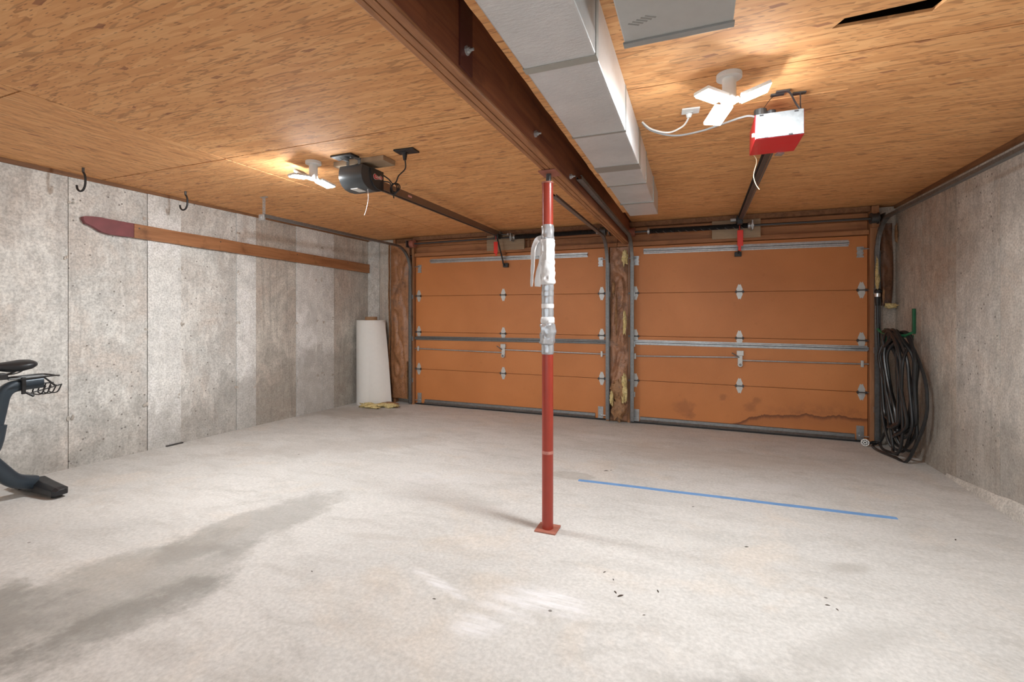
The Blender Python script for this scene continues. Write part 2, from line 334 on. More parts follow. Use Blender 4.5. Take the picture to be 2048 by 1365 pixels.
# ------------------------------------------------------------------ mesh helpers
def origin(o):
    v = Vector((0, 0, 0))
    while o: v += o.location; o = o.parent
    return v
class MB:
    def __init__(s): s.v = []; s.f = []
    def add(s, vs, fs):
        k = len(s.v); s.v += [Vector(v) for v in vs]; s.f += [tuple(i + k for i in f) for f in fs]; return s
    def box(s, x0, x1, y0, y1, z0, z1):
        return s.hexa([(x0, y0, z0), (x1, y0, z0), (x1, y1, z0), (x0, y1, z0), (x0, y0, z1), (x1, y0, z1), (x1, y1, z1), (x0, y1, z1)])
    def hexa(s, p): return s.add(p, [(0, 3, 2, 1), (4, 5, 6, 7), (0, 1, 5, 4), (1, 2, 6, 5), (2, 3, 7, 6), (3, 0, 4, 7)])
    def obox(s, c, ax, ay, az):          # oriented box: centre + half axes
        c = Vector(c); ax, ay, az = Vector(ax), Vector(ay), Vector(az)
        return s.hexa([c + i * ax + j * ay + k * az for i, j, k in ((-1, -1, -1), (1, -1, -1), (1, 1, -1), (-1, 1, -1), (-1, -1, 1), (1, -1, 1), (1, 1, 1), (-1, 1, 1))])
    def prism(s, pts, d):                # closed polygon pushed along d
        n = len(pts); d = Vector(d); P = [Vector(p) for p in pts]
        return s.add(P + [p + d for p in P], [tuple(range(n))[::-1], tuple(range(n, 2 * n))] + [(i, (i + 1) % n, n + (i + 1) % n, n + i) for i in range(n)])
    def loft(s, rings, caps=True, closed=False):
        n = len(rings[0]); vs = [p for r in rings for p in r]; fs = []
        m = len(rings)
        for i in range(m if closed else m - 1):
            a, b = i * n, ((i + 1) % m) * n
            fs += [(a + j, a + (j + 1) % n, b + (j + 1) % n, b + j) for j in range(n)]
        if caps and not closed: fs += [tuple(range(n))[::-1], tuple(range((m - 1) * n, m * n))]
        return s.add(vs, fs)
    def tube(s, path, r, seg=8, closed=False):
        P = [Vector(p) for p in path]; n = len(P); R = r if isinstance(r, (list, tuple)) else [r] * n
        rings = []; up = None
        for i in range(n):
            a = P[i - 1] if (i or closed) else P[i]; b = P[(i + 1) % n] if (i < n - 1 or closed) else P[i]
            t = (b - a).normalized()
            if up is None: up = t.orthogonal().normalized()
            up = (up - t * up.dot(t)).normalized() if (up - t * up.dot(t)).length > 1e-6 else t.orthogonal().normalized()
            w = t.cross(up)
            rings.append([P[i] + R[i] * (math.cos(2 * PI * k / seg) * up + math.sin(2 * PI * k / seg) * w) for k in range(seg)])
        return s.loft(rings, True, closed)
    def cyl(s, a, b, r, seg=16, r2=None): return s.tube([a, b], [r, r if r2 is None else r2], seg)
    def sweep(s, path, prof, side=(1, 0, 0)):     # closed profile (along side, along normal)
        P = [Vector(p) for p in path]; side = Vector(side); rings = []
        for i in range(len(P)):
            t = (P[min(i + 1, len(P) - 1)] - P[max(i - 1, 0)]).normalized(); nrm = t.cross(side).normalized()
            rings.append([P[i] + a * side + b * nrm for a, b in prof])
        return s.loft(rings)
    def sphere(s, c, r, n=10, m=6):
        c = Vector(c); r = Vector(r) if isinstance(r, (tuple, list)) else Vector((r, r, r)); rings = []
        for i in range(m + 1):
            a = -PI / 2 + .02 + (PI - .04) * i / m
            rings.append([c + Vector((r.x * math.cos(a) * math.cos(2 * PI * k / n), r.y * math.cos(a) * math.sin(2 * PI * k / n), r.z * math.sin(a))) for k in range(n)])
        return s.loft(rings)
    def build(s, name, m, parent=None, smooth=False, bevel=0., loc=None, kind=None, label=None):
        o0 = origin(parent) if parent else Vector((0, 0, 0))
        if loc is not None: o0 = o0 + Vector(loc)
        me = bpy.data.meshes.new(name); me.from_pydata([tuple(v - o0) for v in s.v], [], s.f)
        bm = bmesh.new(); bm.from_mesh(me); bmesh.ops.recalc_face_normals(bm, faces=bm.faces)
        if bevel:
            es = [e for e in bm.edges if e.is_manifold and e.calc_face_angle(0) > .6]
            bmesh.ops.bevel(bm, geom=es, offset=bevel, segments=2, profile=.6, affect='EDGES', clamp_overlap=True)
        bm.to_mesh(me); bm.free()
        me.materials.append(M[m] if isinstance(m, str) else m)
        if smooth:
            me.polygons.foreach_set('use_smooth', [True] * len(me.polygons))
            try: me.set_sharp_from_angle(angle=math.radians(smooth if smooth is not True else 40))
            except Exception: pass
        o = bpy.data.objects.new(name, me); COL.objects.link(o)
        if loc is not None: o.location = loc
        if parent: o.parent = parent
        if kind: o['kind'] = kind
        if label: o['label'] = label
        return o
def tag(o, label, cat, group=None):
    o['label'] = label; o['category'] = cat
    if group: o['group'] = group
    return o
def thing(name, loc, label, cat, group=None):
    o = bpy.data.objects.new(name, None); o.empty_display_size = .1; COL.objects.link(o); o.location = loc
    return tag(o, label, cat, group)
def struct(o, label=None):
    o['kind'] = 'structure'
    if label: o['label'] = label
    return o
def inst(src, parent, loc, rot=None, scale=None):
    c = src.copy(); COL.objects.link(c); c.parent = parent; c.location = loc
    if rot: c.rotation_euler = rot
    if scale: c.scale = scale
    return c
def text_mesh(body, size, name, m, parent, mat4, extrude=.0006, xs=1.):
    """lettering as flat raised print"""
    cu = bpy.data.curves.new(name, 'FONT'); cu.body = body; cu.size = size; cu.align_x = 'CENTER'; cu.align_y = 'CENTER'; cu.extrude = extrude
    t = bpy.data.objects.new(name, cu); COL.objects.link(t)
    bpy.context.view_layer.update()
    me = bpy.data.meshes.new_from_object(t); bpy.data.objects.remove(t, do_unlink=True)
    me.transform(Matrix.Translation(-origin(parent)) @ mat4 @ Matrix.Diagonal((xs, 1, 1, 1)))
    me.materials.clear(); me.materials.append(M[m])
    o = bpy.data.objects.new(name, me); COL.objects.link(o); o.parent = parent
    return o
def smooth_path(pts, n=8):               # Catmull-Rom through points
    P = [Vector(p) for p in pts]; out = []
    for i in range(len(P) - 1):
        a, b, c, d = P[max(i - 1, 0)], P[i], P[i + 1], P[min(i + 2, len(P) - 1)]
        for k in range(n):
            t = k / n
            out.append(.5 * ((2 * b) + (c - a) * t + (2 * a - 5 * b + 4 * c - d) * t * t + (3 * b - a - 3 * c + d) * t ** 3))
    out.append(P[-1]); return out

# ================================================================== STRUCTURE
# ---- floor
mb = MB(); mb.hexa([(XL - .2, YF, zf(YF) - .2), (XR + .2, YF, zf(YF) - .2), (XR + .2, 6.2, zf(6.2) - .2), (XL - .2, 6.2, zf(6.2) - .2),
                    (XL - .2, YF, zf(YF)), (XR + .2, YF, zf(YF)), (XR + .2, 6.2, zf(6.2)), (XL - .2, 6.2, zf(6.2))])
floor = struct(mb.build('floor', 'floor'), 'pale grey concrete garage floor with dark oil patches')

# ---- left wall with its cast form panels
wl = struct(MB().box(XL - .25, XL - .03, YF, 6.05, -.1, 2.60).build('wall_left', 'wall_brown'), 'poured concrete left wall with vertical form panel marks')
edges = [-3.2, -2.6, -2.0, -1.4, -.8, -.2, .4, 1.0, 1.56, 2.157, 2.729, 3.025, 3.61, 3.85, 4.424, 4.762, 4.858, 5.07, 5.86]
white = {2.729: .003, 3.61: .002, 4.424: .002, 4.762: .0, 4.858: .001}
for a, b in zip(edges, edges[1:]):
    w = white.get(a); pr = w if w is not None else random.uniform(-.006, -.002)
    m = 'wall_smooth' if w is not None and a in (2.729, 3.61) else ('wall_smooth' if w is not None else ('wall_brown' if a > 3.8 else 'wall_rough'))
    MB().box(XL - .05, XL + pr, a + .002, b - .002, -.05, 2.425).build('form_panel', m, wl)
def ties(parent, x, sgn, ys, zs):
    mb = MB()
    for y in ys:
        for z in zs:
            if random.random() < .8:
                c = Vector((x, y + random.uniform(-.02, .02), z + random.uniform(-.03, .03)))
                for k in range(3): mb.sphere(c + Vector((0, random.uniform(-.02, .02), random.uniform(-.02, .02))), (.005, random.uniform(.006, .016), random.uniform(.006, .02)), 6, 4)
    mb.build('form_tie', 'wall_brown', parent, kind='stuff')
ties(wl, XL, 1, edges[8:-1], [.5, 1.22, 1.75, 2.2])
# ---- right wall
wr = struct(MB().box(XR + .03, XR + .25, YF, 6.05, -.1, 2.60).build('wall_right', 'wall_right'), 'poured concrete right wall, brown stained with painted shadow towards the corner')
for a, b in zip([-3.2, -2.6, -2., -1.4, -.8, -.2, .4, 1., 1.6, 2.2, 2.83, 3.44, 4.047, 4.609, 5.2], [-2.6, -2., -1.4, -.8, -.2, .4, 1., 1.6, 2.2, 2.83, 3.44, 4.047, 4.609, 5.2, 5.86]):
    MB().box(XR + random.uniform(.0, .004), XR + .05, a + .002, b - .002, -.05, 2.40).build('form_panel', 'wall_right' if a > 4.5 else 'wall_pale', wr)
ties(wr, XR, -1, [4.047, 4.609, 3.44, 2.83], [.5, 1.2, 1.8, 2.2])
# cement cove along the foot of the right wall
mb = MB(); rings = []
for i in range(60):
    y = 4.75 - i * .135; k = 1 + .25 * mnoise.noise((y * 3, 0, 0)); k *= min(1, .25 + i * .12)
    rings.append([(XR + .02, y, zf(y) - .03), (XR - .035 * k, y, zf(y) - .03), (XR - .03 * k, y, zf(y) + .03 * k), (XR - .012 * k, y, zf(y) + .085 * k), (XR + .02, y, zf(y) + .11 * k)])
struct(mb.loft(rings).build('trim_1', 'cove', None, 50), 'pale rounded cement cove along the foot of the right wall')

# ---- ceiling
cl = struct(MB().hexa([(XL - .2, YF, zc(YF) + .10), (XR + .2, YF, zc(YF) + .10), (XR + .2, 6.05, zc(6.05) + .10), (XL - .2, 6.05, zc(6.05) + .10),
                       (XL - .2, YF, zc(YF) + .2), (XR + .2, YF, zc(YF) + .2), (XR + .2, 6.05, zc(6.05) + .2), (XL - .2, 6.05, zc(6.05) + .2)]).build('ceiling', 'joist'), 'ceiling sheathed in orange-brown strand board sheets')
def sheet(x0, x1, y0, y1, m, dz=0., g=.0038):
    x0 += g; x1 -= g; y0 += g; y1 -= g
    mb = MB().hexa([(x0, y0, zc(y0) + dz), (x1, y0, zc(y0) + dz), (x1, y1, zc(y1) + dz), (x0, y1, zc(y1) + dz), (x0, y0, zc(y0) + .012 + dz), (x1, y0, zc(y0) + .012 + dz), (x1, y1, zc(y1) + .012 + dz), (x0, y1, zc(y1) + .012 + dz)])
    return mb.build('strand_board_sheet', m, cl)
XS = -3.15
sheet(XL, XS, YF, 1.28, 'osb_y', .002); sheet(XL, XS, 1.28, 2.375, 'osb_y', .001)
sheet(XL, XS, 2.375, 4.80, 'osb_x'); sheet(XL, XS, 4.80, 5.90, 'osb_x', .001)
for a, b in ((YF, -.07), (-.07, 2.365), (2.365, 2.755), (2.755, 4.78), (4.78, 5.9)):
    sheet(XS, -.82, a, b, 'osb_x', random.uniform(0, .002))
for a, b in ((YF, -.07), (2.365, 2.735), (2.735, 4.80), (4.80, 5.9)):
    sheet(-.728, XR + .0, a, b, 'osb_x', random.uniform(0, .002), .0045)
# the sheet with the ragged slot cut in it
gx = [-.726, .49, .80, XR]; gy = [-.068, 2.082, 2.145, 2.3605]
inner = {(1, 1): (.515, 2.083), (2, 1): (.83, 2.060), (1, 2): (.487, 2.140), (2, 2): (.800, 2.148)}
def gp(i, j):
    x, y = inner.get((i, j), (gx[i], gy[j])); return x, y
mb = MB(); vs = []; fs = []
for lay in (0, .012):
    for j in range(4):
        for i in range(4): x, y = gp(i, j); vs.append((x, y, zc(y) + lay))
for j in range(3):
    for i in range(3):
        if (i, j) == (1, 1): continue
        q = (j * 4 + i, j * 4 + i + 1, j * 4 + i + 5, j * 4 + i + 4); fs += [q[::-1], tuple(k + 16 for k in q)]
for a, b in ((5, 6), (6, 10), (10, 9), (9, 5)): fs.append((a, b, b + 16, a + 16))
ol = [0, 1, 2, 3, 7, 11, 15, 14, 13, 12, 8, 4]
for a, b in zip(ol, ol[1:] + ol[:1]): fs.append((a, b, b + 16, a + 16))
mb.add(vs, fs).build('strand_board_sheet', 'osb_x', cl)
# wooden sills between concrete and ceiling
struct(MB().hexa([(XL - .03, YF, 2.44), (XL + .008, YF, 2.44), (XL + .008, 5.85, 2.392), (XL - .03, 5.85, 2.392), (XL - .03, YF, 2.5), (XL + .012, YF, 2.5), (XL + .012, 5.85, 2.41), (XL - .03, 5.85, 2.41)]).build('trim_2', 'sill'), 'dark timber sill on top of the left concrete wall')
struct(MB().hexa([(XR - .012, YF, 2.40), (XR + .04, YF, 2.40), (XR + .04, 5.85, 2.38), (XR - .012, 5.85, 2.38), (XR - .012, YF, 2.5), (XR + .04, YF, 2.5), (XR + .04, 5.85, 2.41), (XR - .012, 5.85, 2.41)]).build('trim_3', 'sill'), 'dark timber sill on top of the right concrete wall')

# ---- back wall: concrete returns, studs, headers
D1 = (-3.782, -1.039); D2 = (-.738, 1.631); DT = 2.125
wb = struct(MB().box(XL - .2, -3.72, 5.86, 6.05, -.1, 2.6).box(-1.10, -.68, 5.86, 6.05, -.1, 2.6).box(1.57, XR + .2, 5.86, 6.05, -.1, 2.6)
            .box(-3.72, -1.10, 5.86, 6.05, 2.08, 2.6).box(-.68, 1.57, 5.86, 6.05, 2.08, 2.6).build('wall_back', 'wall_brown'), 'back wall framing around the two garage doors')
MB().box(XL - .02, -4.42, 5.79, 5.88, -.05, 2.40).build('concrete_return', 'wall_rough', wb)
MB().box(-4.416, -4.17, 5.80, 5.88, -.05, 2.40).build('concrete_return', 'wall_brown', wb)
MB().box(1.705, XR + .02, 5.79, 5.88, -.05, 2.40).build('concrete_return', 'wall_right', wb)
def member(name, x0, x1, y0, y1, z0, z1, m): return MB().box(x0, x1, y0, y1, z0, z1).build(name, m, wb, bevel=.003)
member('jamb', -3.815, -3.787, 5.745, 5.87, -.02, 2.36, 'stud'); member('jamb', -1.033, -1.0, 5.77, 5.87, -.02, 2.13, 'stud')
member('jamb', -.775, -.744, 5.77, 5.87, -.02, 2.13, 'stud'); member('jamb', 1.637, 1.70, 5.745, 5.87, -.02, 2.36, 'stud')
member('stud', -4.165, -4.125, 5.78, 5.87, -.02, 2.40, 'stud'); member('stud', -.995, -.78, 5.80, 5.87, -.02, 2.16, 'stud')
for (a, b) in ((-3.782, -.9), (-.895, 1.632)):
    member('head_jamb', a, b, 5.755, 5.87, 2.128, 2.175, 'header')
    member('header_board', a, b, 5.80, 5.87, 2.179, 2.272, 'header')
    member('header_board', a, b, 5.79, 5.87, 2.276, 2.352, 'header')
    member('top_plate', a, b, 5.72, 5.87, 2.356, 2.408, 'sill')
member('pad_board', -2.627, -2.09, 5.735, 5.78, 2.155, 2.375, 'block')
member('pad_board', .163, .651, 5.735, 5.78, 2.155, 2.402, 'block')
member('stud', -2.44, -2.36, 5.75, 5.80, 2.10, 2.18, 'header')
member('cripple', -2.06, -2.03, 5.77, 5.80, 2.179, 2.36, 'sill')
member('cripple', 1.64, 1.70, 5.70, 5.80, 2.19, 2.405, 'stud')
member('cripple', -4.12, -3.82, 5.80, 5.87, 2.16, 2.40, 'sill')

# ---- garage doors (part of the room)
def hinge_mesh():
    a, b = MB(), None
    def leaf(sg):
        P = [(-.026, .010), (.026, .010), (.033, .026), (.011, .086), (.004, .078), (-.004, .078), (-.011, .086), (-.033, .026)]
        return [(x, 0, sg * z) for x, z in P]
    a.prism(leaf(1), (0, -.004, 0)); a.prism(leaf(-1)[::-1], (0, -.004, 0))
    a.box(-.026, .026, -.022, -.002, -.012, .012)
    for sg in (1, -1): a.cyl((0, -.003, sg * .045), (0, -.011, sg * .045), .006, 6)
    return a
def hinge_pin_mesh(): return MB().cyl((-.045, -.016, 0), (.045, -.016, 0), .009, 8).box(-.04, -.031, -.024, -.002, -.014, .014).box(.031, .04, -.024, -.002, -.014, .014)
hinge0 = None
def garage_door(n, X0, X1, mat, label, strut, hat, low, rods, lockx, lockz):
    global hinge0
    d = struct(MB().box(X0 + .01, X1 - .01, 5.835, 5.855, .02, DT - .01).build('door_%d' % n, mat, loc=((X0 + X1) / 2, 5.8, 0)), label)
    L = Vector(d.location); J = [.0, .512, 1.045, 1.563, DT]
    for a, b in zip(J, J[1:]):
        MB().box(X0, X1, 5.80, 5.834, a + (.018 if a == 0 else .0022), b - .0022).build('door_section', mat, d, bevel=.002)
    for j, z in enumerate(J[1:4]):
        for i, x in enumerate((X0 + .052, (X0 + X1) / 2, X1 - .052)):
            if hinge0 is None:
                h = hinge_mesh().build('hinge', 'hinge', d, loc=(0, 0, 0)); 
                p = hinge_pin_mesh().build('hinge_pin', 'steel_dark', h); 
                # meshes were modelled about the world origin
                h.data.transform(Matrix.Translation(L)); p.data.transform(Matrix.Translation(L)); hinge0 = (h, p)
                h.location = Vector((x, 5.80, z)) - L
            else:
                h = inst(hinge0[0], d, Vector((x, 5.80, z)) - L); inst(hinge0[1], h, (0, 0, 0))
            if i != 1:
                s = -1 if i == 0 else 1
                MB().cyl((x, 5.784, z), (x + s * .075, 5.784, z), .006, 8).cyl((x + s * .062, 5.784, z), (x + s * .078, 5.784, z), .02, 12).build('roller', 'galv_dull', d, True)
    # struts
    def hatbar(name, x0, x1, zl, zr, h, dep, m):
        pr = [(0, -h / 2), (-.004, -h / 2), (-.004, -h * .30), (-dep, -h * .24), (-dep, -h * .06), (-.012, 0), (-dep, h * .06), (-dep, h * .24), (-.004, h * .30), (-.004, h / 2), (0, h / 2)]
        A = [Vector((x0, 5.799 + p, zl + q)) for p, q in pr]; B = [Vector((x1, 5.799 + p, zr + q)) for p, q in pr]
        MB().loft([A, B]).build(name, m, d)
    hatbar('top_strut', *strut); hatbar('strut', *hat)
    # retainer and rubber at the foot
    mb = MB(); x0, x1 = low
    mb.loft([[Vector((x, 5.799 + p, q)) for p, q in ((0, .022), (-.022, .018), (-.028, .03), (-.012, .045), (-.008, .075), (0, .08))] for x in (x0, x1)]).build('bottom_rail', 'galv_dull', d)
    MB().box(X0, X1, 5.78, 5.83, -.004, .0175).build('bottom_seal', 'black', d)
    # lock rods, guides, lock
    for (xa, za, xb, zb) in rods: MB().tube([(xa, 5.785, za), (xb, 5.785, zb)], .0085, 8).build('lock_rod', 'galv', d, True)
    for x, z in ((X0 + .05, rods[0][1]), (X1 - .05, rods[1][3])):
        MB().box(x - .012, x + .012, 5.772, 5.80, z - .034, z + .034).build('rod_guide', 'hinge', d, bevel=.003)
    lk = MB().box(lockx - .035, lockx + .035, 5.765, 5.80, lockz + .05, lockz + .105).box(lockx - .024, lockx + .024, 5.775, 5.80, lockz - .055, lockz + .05).cyl((lockx, 5.80, lockz - .05), (lockx, 5.76, lockz - .05), .026, 14).build('lock', 'hinge', d, bevel=.004)
    MB().tube([(lockx - .01, 5.762, lockz + .03), (lockx - .085, 5.755, lockz + .08)], .006, 6).cyl((lockx, 5.762, lockz - .05), (lockx, 5.752, lockz - .05), .014, 12).build('lock_handle', 'galv_dull', lk)
    # top roller brackets and bottom brackets
    for s, x in ((-1, X0), (1, X1)):
        xi = x - s * .065
        mb = MB()
        for dz in (-.048, -.012, .028, .045): mb.box(min(xi - .03, xi + .03), max(xi - .03, xi + .03), 5.788, 5.80, 1.955 + dz - .008, 1.955 + dz + .008)
        mb.box(xi - .024, xi + .024, 5.792, 5.80, 1.90, 2.01).cyl((xi, 5.775, 1.985), (x + s * .02, 5.775, 1.985), .007, 8)
        mb.build('top_bracket', 'galv', d)
        MB().box(xi - .032, xi + .032, 5.79, 5.80, .025, .165).box(xi - .032, xi + .032, 5.77, 5.80, .025, .032).cyl((xi, 5.80, .06), (xi, 5.778, .06), .012, 10).cyl((xi, 5.784, .06), (x + s * .03, 5.784, .06), .007, 8).build('bottom_bracket', 'galv', d)
    return d
garage_door(1, *D1, 'door1', 'orange-tan sectional garage door beside the white paper roll', (-3.536, -1.266, 2.058, 2.052, .058, .03, 'galv'), (-3.78, -1.04, .957, .966, .055, .04, 'galv_dull'),
            (-3.63, -1.172), [(-3.80, .806, -2.43, .790), (-2.40, .829, -1.01, .815)], -2.405, .80)
garage_door(2, *D2, 'door2', 'orange-tan sectional garage door with rain stains beside the hose', (-.589, 1.467, 2.062, 2.052, .066, .03, 'galv_bright'), (-.73, 1.63, .972, .962, .058, .042, 'galv'),
            (-.63, 1.52), [(-.765, .804, .44, .830), (.475, .797, 1.66, .805)], .452, .80)

# ================================================================== BEAM, POST, DUCTS
beam = thing('ceiling_beam', (-.78, 1.3, 2.16), 'dark red-brown double timber beam running under the ceiling', 'beam')
for x0, x1, dz in ((-.82, -.783, .0), (-.7805, -.742, .004)):
    MB().hexa([(x0, YF, 2.160 + dz), (x1, YF, 2.160 + dz), (x1, 5.80, 2.160 + dz), (x0, 5.80, 2.160 + dz), (x0, YF, zc(YF) + .03), (x1, YF, zc(YF) + .03), (x1, 5.80, zc(5.8) + .03), (x0, 5.80, zc(5.8) + .03)]).build('beam_ply', 'beam', beam, bevel=.004)
for x0, x1 in ((-.821, -.800), (-.797, -.772), (-.768, -.741)):
    MB().box(x0, x1, YF, 5.795, 2.150, 2.166).build('bottom_lamination', 'beam_edge', beam, bevel=.003)
MB().box(-.745, -.736, 1.395, 1.487, 2.175, 2.44).build('side_strap', plain('dark_red_stain', (.10, .025, .018), .5), beam)
for y, z in ((1.44, 2.245), (2.187, 2.222), (2.877, 2.196), (.55, 2.24)):
    b = MB().cyl((-.744, y, z), (-.731, y, z), .016, 10).cyl((-.731, y, z), (-.722, y, z), .010, 6).cyl((-.722, y, z), (-.708, y, z), .005, 8).build('bolt', 'galv_bright', beam)

PX, PY = -.800, 2.59; pz0 = zf(PY)
post = thing('steel_post', (PX, PY, pz0), 'red steel jack post wrapped in duct tape and white plastic', 'post')
r = .0325
MB().cyl((PX, PY, pz0 + .006), (PX, PY, 2.085), r, 28).build('pipe', 'red_paint', post, True)
MB().cyl((PX, PY, 2.083), (PX, PY, 2.092), r + .002, 28).build('collar', 'rust_plate', post, True)
MB().obox((PX, PY, pz0 + .004), (.062, 0, 0), (0, .06, 0), (0, 0, .005)).build('base_plate', 'rust_plate', post, bevel=.001)
MB().obox((PX + .012, PY, 2.143), (.05, 0, 0), (0, .062, 0), (0, 0, .004)).build('top_plate', 'rust_plate', post, bevel=.001)
mb = MB(); mb.cyl((PX + .006, PY, 2.09), (PX + .006, PY, 2.14), .0135, 14)
for k in range(6): mb.cyl((PX + .006, PY, 2.093 + k * .007), (PX + .006, PY, 2.096 + k * .007), .0155, 14)
mb.build('screw_jack', 'steel_dark', post, True)
MB().cyl((PX, PY, .527), (PX, PY, .545), r + .0006, 28).build('rubbed_band', 'red_paint_rub', post, True)
def wrap(z0, z1, r0, m, amp, seed, n=22, name='tape_wrap', sx=0.):
    rings = []; k = max(4, int((z1 - z0) / .008))
    for i in range(k + 1):
        z = z0 + (z1 - z0) * i / k; e = 0 if i in (0, k) else 1
        rings.append([(PX + sx + (r0 + e * amp * (.5 + mnoise.noise((3 * math.cos(a) + seed, 3 * math.sin(a), z * 28)))) * math.cos(a), PY + (r0 + e * amp * (.5 + mnoise.noise((3 * math.cos(a) + seed, 3 * math.sin(a), z * 28)))) * math.sin(a), z) for a in (2 * PI * j / n for j in range(n))])
    return MB().loft(rings).build(name, m, post, 60)
wrap(1.755, 1.845, r + .001, 'tape', .006, 1)
wrap(1.50, 1.765, r + .003, 'poly', .011, 5, name='plastic_wrap')
wrap(1.46, 1.505, r + .001, 'tape', .004, 2); wrap(1.435, 1.462, r + .003, 'tape', .002, 3)
wrap(1.385, 1.437, r + .001, 'tape', .003, 4); wrap(1.365, 1.39, r + .003, 'poly', .002, 5, name='plastic_wrap')
wrap(1.305, 1.367, r + .001, 'tape', .003, 6); wrap(1.275, 1.315, r + .004, 'poly', .008, 7, name='plastic_wrap')
wrap(1.155, 1.28, r + .003, 'tape', .016, 8); wrap(1.10, 1.16, r + .0015, 'tape', .004, 9)
# loose strips of film that stand off the post
def strip(path, w, name, m='poly', thick=.0012, nrm=(.35, .94, 0)):
    P = smooth_path(path, 6); W_ = w; n = Vector(nrm).normalized(); rings = []
    for i, p in enumerate(P):
        t = (P[min(i + 1, len(P) - 1)] - P[max(i - 1, 0)]).normalized(); s = t.cross(n).normalized()
        ww = W_[0] + (W_[1] - W_[0]) * i / (len(P) - 1); ww *= 1 + .25 * mnoise.noise(p * 30)
        rings.append([p - s * ww - n * thick, p - n * (thick - .006), p + s * ww - n * thick, p + s * ww + n * thick, p + n * (thick + .006), p - s * ww + n * thick])
    return MB().loft(rings).build(name, m, post, 60)
strip([(PX - .025, PY - .012, 1.765), (PX - .055, PY - .03, 1.755), (PX - .075, PY - .035, 1.70), (PX - .078, PY - .035, 1.62), (PX - .085, PY - .03, 1.55), (PX - .088, PY - .03, 1.49)], (.022, .008), 'loose_plastic')
strip([(PX - .04, PY - .02, 1.70), (PX - .03, PY - .025, 1.66), (PX - .035, PY - .02, 1.62), (PX - .05, PY - .02, 1.56), (PX - .055, PY - .015, 1.49)], (.012, .022), 'loose_plastic')
strip([(PX - .02, PY - .03, 1.76), (PX - .035, PY - .03, 1.72), (PX - .05, PY - .03, 1.67)], (.02, .03), 'loose_plastic')

duct = thing('air_duct', (-.45, 1.3, 2.22), 'silver insulated air duct running beside the timber beam', 'duct')
cuts = [YF, -1.4, .15, 1.595, 2.30, 2.875, 3.29, 3.89, 4.42]
for i, (a, b) in enumerate(zip(cuts, cuts[1:])):
    sh = 0 if i < 6 else (.004 if i == 6 else .006)
    MB().hexa([(-.578 + sh, a + .001, 2.218 + sh), (-.318 - sh, a + .001, 2.218 + sh), (-.318 - sh, b - .001, 2.218 + sh), (-.578 + sh, b - .001, 2.218 + sh),
               (-.578 + sh, a + .001, zc(a) + .002), (-.318 - sh, a + .001, zc(a) + .002), (-.318 - sh, b - .001, zc(b) + .002), (-.578 + sh, b - .001, zc(b) + .002)]).build('duct_section', 'duct', duct, bevel=.006)
for y, w, m in ((1.597, .02, 'grey_tape'), (2.30, .008, 'duct_tape'), (2.885, .055, 'duct_tape'), (3.29, .012, 'duct_tape'), (3.89, .012, 'duct_tape'), (.15, .03, 'duct_tape')):
    MB().box(-.5805, -.3155, y - w, y + w, 2.2155, zc(y) - .004).build('joint_tape', m, duct)
# ragged strand board offcut that packs the gap between duct and beam
rg_ = []
for i in range(90):
    y = YF + .02 + (4.40 - YF) * i / 89; xe = -.630 - .004 * max(0., min(1.35, y / 1.75)) - .004 * mnoise.noise((y * 17, 0, 0)) - .004 * mnoise.noise((y * 41, 3, 0)); zq_ = 2.262
    rg_.append([(xe, y, zq_), (-.5815, y, zq_), (-.5815, y, zq_ + .012), (xe + .002 * mnoise.noise((y * 60, 9, 0)), y, zq_ + .012)])
tag(MB().loft(rg_).build('strand_board_strip', 'osb_x'), 'narrow ragged strand board strip between the silver duct and the timber beam', 'board')

box = thing('sheet_metal_duct', (-.06, 1.3, 2.30), 'flat grey sheet metal duct on the ceiling above the bright lamp', 'duct')
MB().box(-.239, .113, YF, 1.72, 2.305, zc(1.72) + .001).build('duct_body', 'plenum', box, bevel=.004)
MB().box(-.243, .117, 1.695, 1.725, 2.298, 2.306).build('end_flange', 'smudge', box, bevel=.001)
for k in range(5): MB().obox((-.195 + .014 * k, 1.60 - .006 * k, 2.3045), (.016, .010, 0), (-.0016, .0026, 0), (0, 0, .0006)).build('scrape_mark', 'smudge', box)

# ================================================================== DOOR TRACKS
CP = [(-.019, 0), (.019, 0), (.019, .020), (.014, .020), (.014, .017), (.0165, .017), (.0165, .003), (-.0165, .003), (-.0165, .022), (-.008, .026), (-.008, .029), (-.019, .025)]
def track(x, y_end, z_h, label, mirror=1, hanger=True):
    t = thing('door_track', (x, 5.70, 0), label, 'track', 'overhead door tracks')
    R = .33; yc = 5.705 - R; zv = z_h - R
    path = [(x, 5.705, .03), (x, 5.705, .8), (x, 5.705, zv - .02)]
    for k in range(0, 13):
        a = PI / 2 * k / 12; path.append((x, yc + R * math.cos(a), zv + R * math.sin(a)))
    path += [(x, yc - .3, z_h), (x, y_end + .6, z_h + .004), (x, y_end, z_h + .006)]
    pr = [(a * mirror, b) for a, b in CP]
    MB().sweep(path, pr if mirror == 1 else pr[::-1]).build('track_channel', 'galv_dull', t, 50)
    xo = x + .024 * mirror
    MB().box(min(xo, xo + .003), max(xo, xo + .003), 5.70, 5.80, .02, zv + .05).build('jamb_angle', 'galv_dull', t)
    for z in (.35, .95, 1.55): MB().box(x - .02, x + .03, 5.735, 5.742, z - .03, z + .03).box(x - .012, x + .012, 5.728, 5.738, z - .012, z + .012).build('track_bracket', 'galv', t)
    return t
tL = track(-3.82, 3.25, 2.235, 'steel door track below the ceiling beside the left concrete wall', -1)
tM1 = track(-1.008, 3.42, 2.21, 'steel door track on the left side of the timber beam, behind the red post', 1)
tM2 = track(-.712, 3.0, 2.20, 'steel door track fixed along the right side of the timber beam', -1)
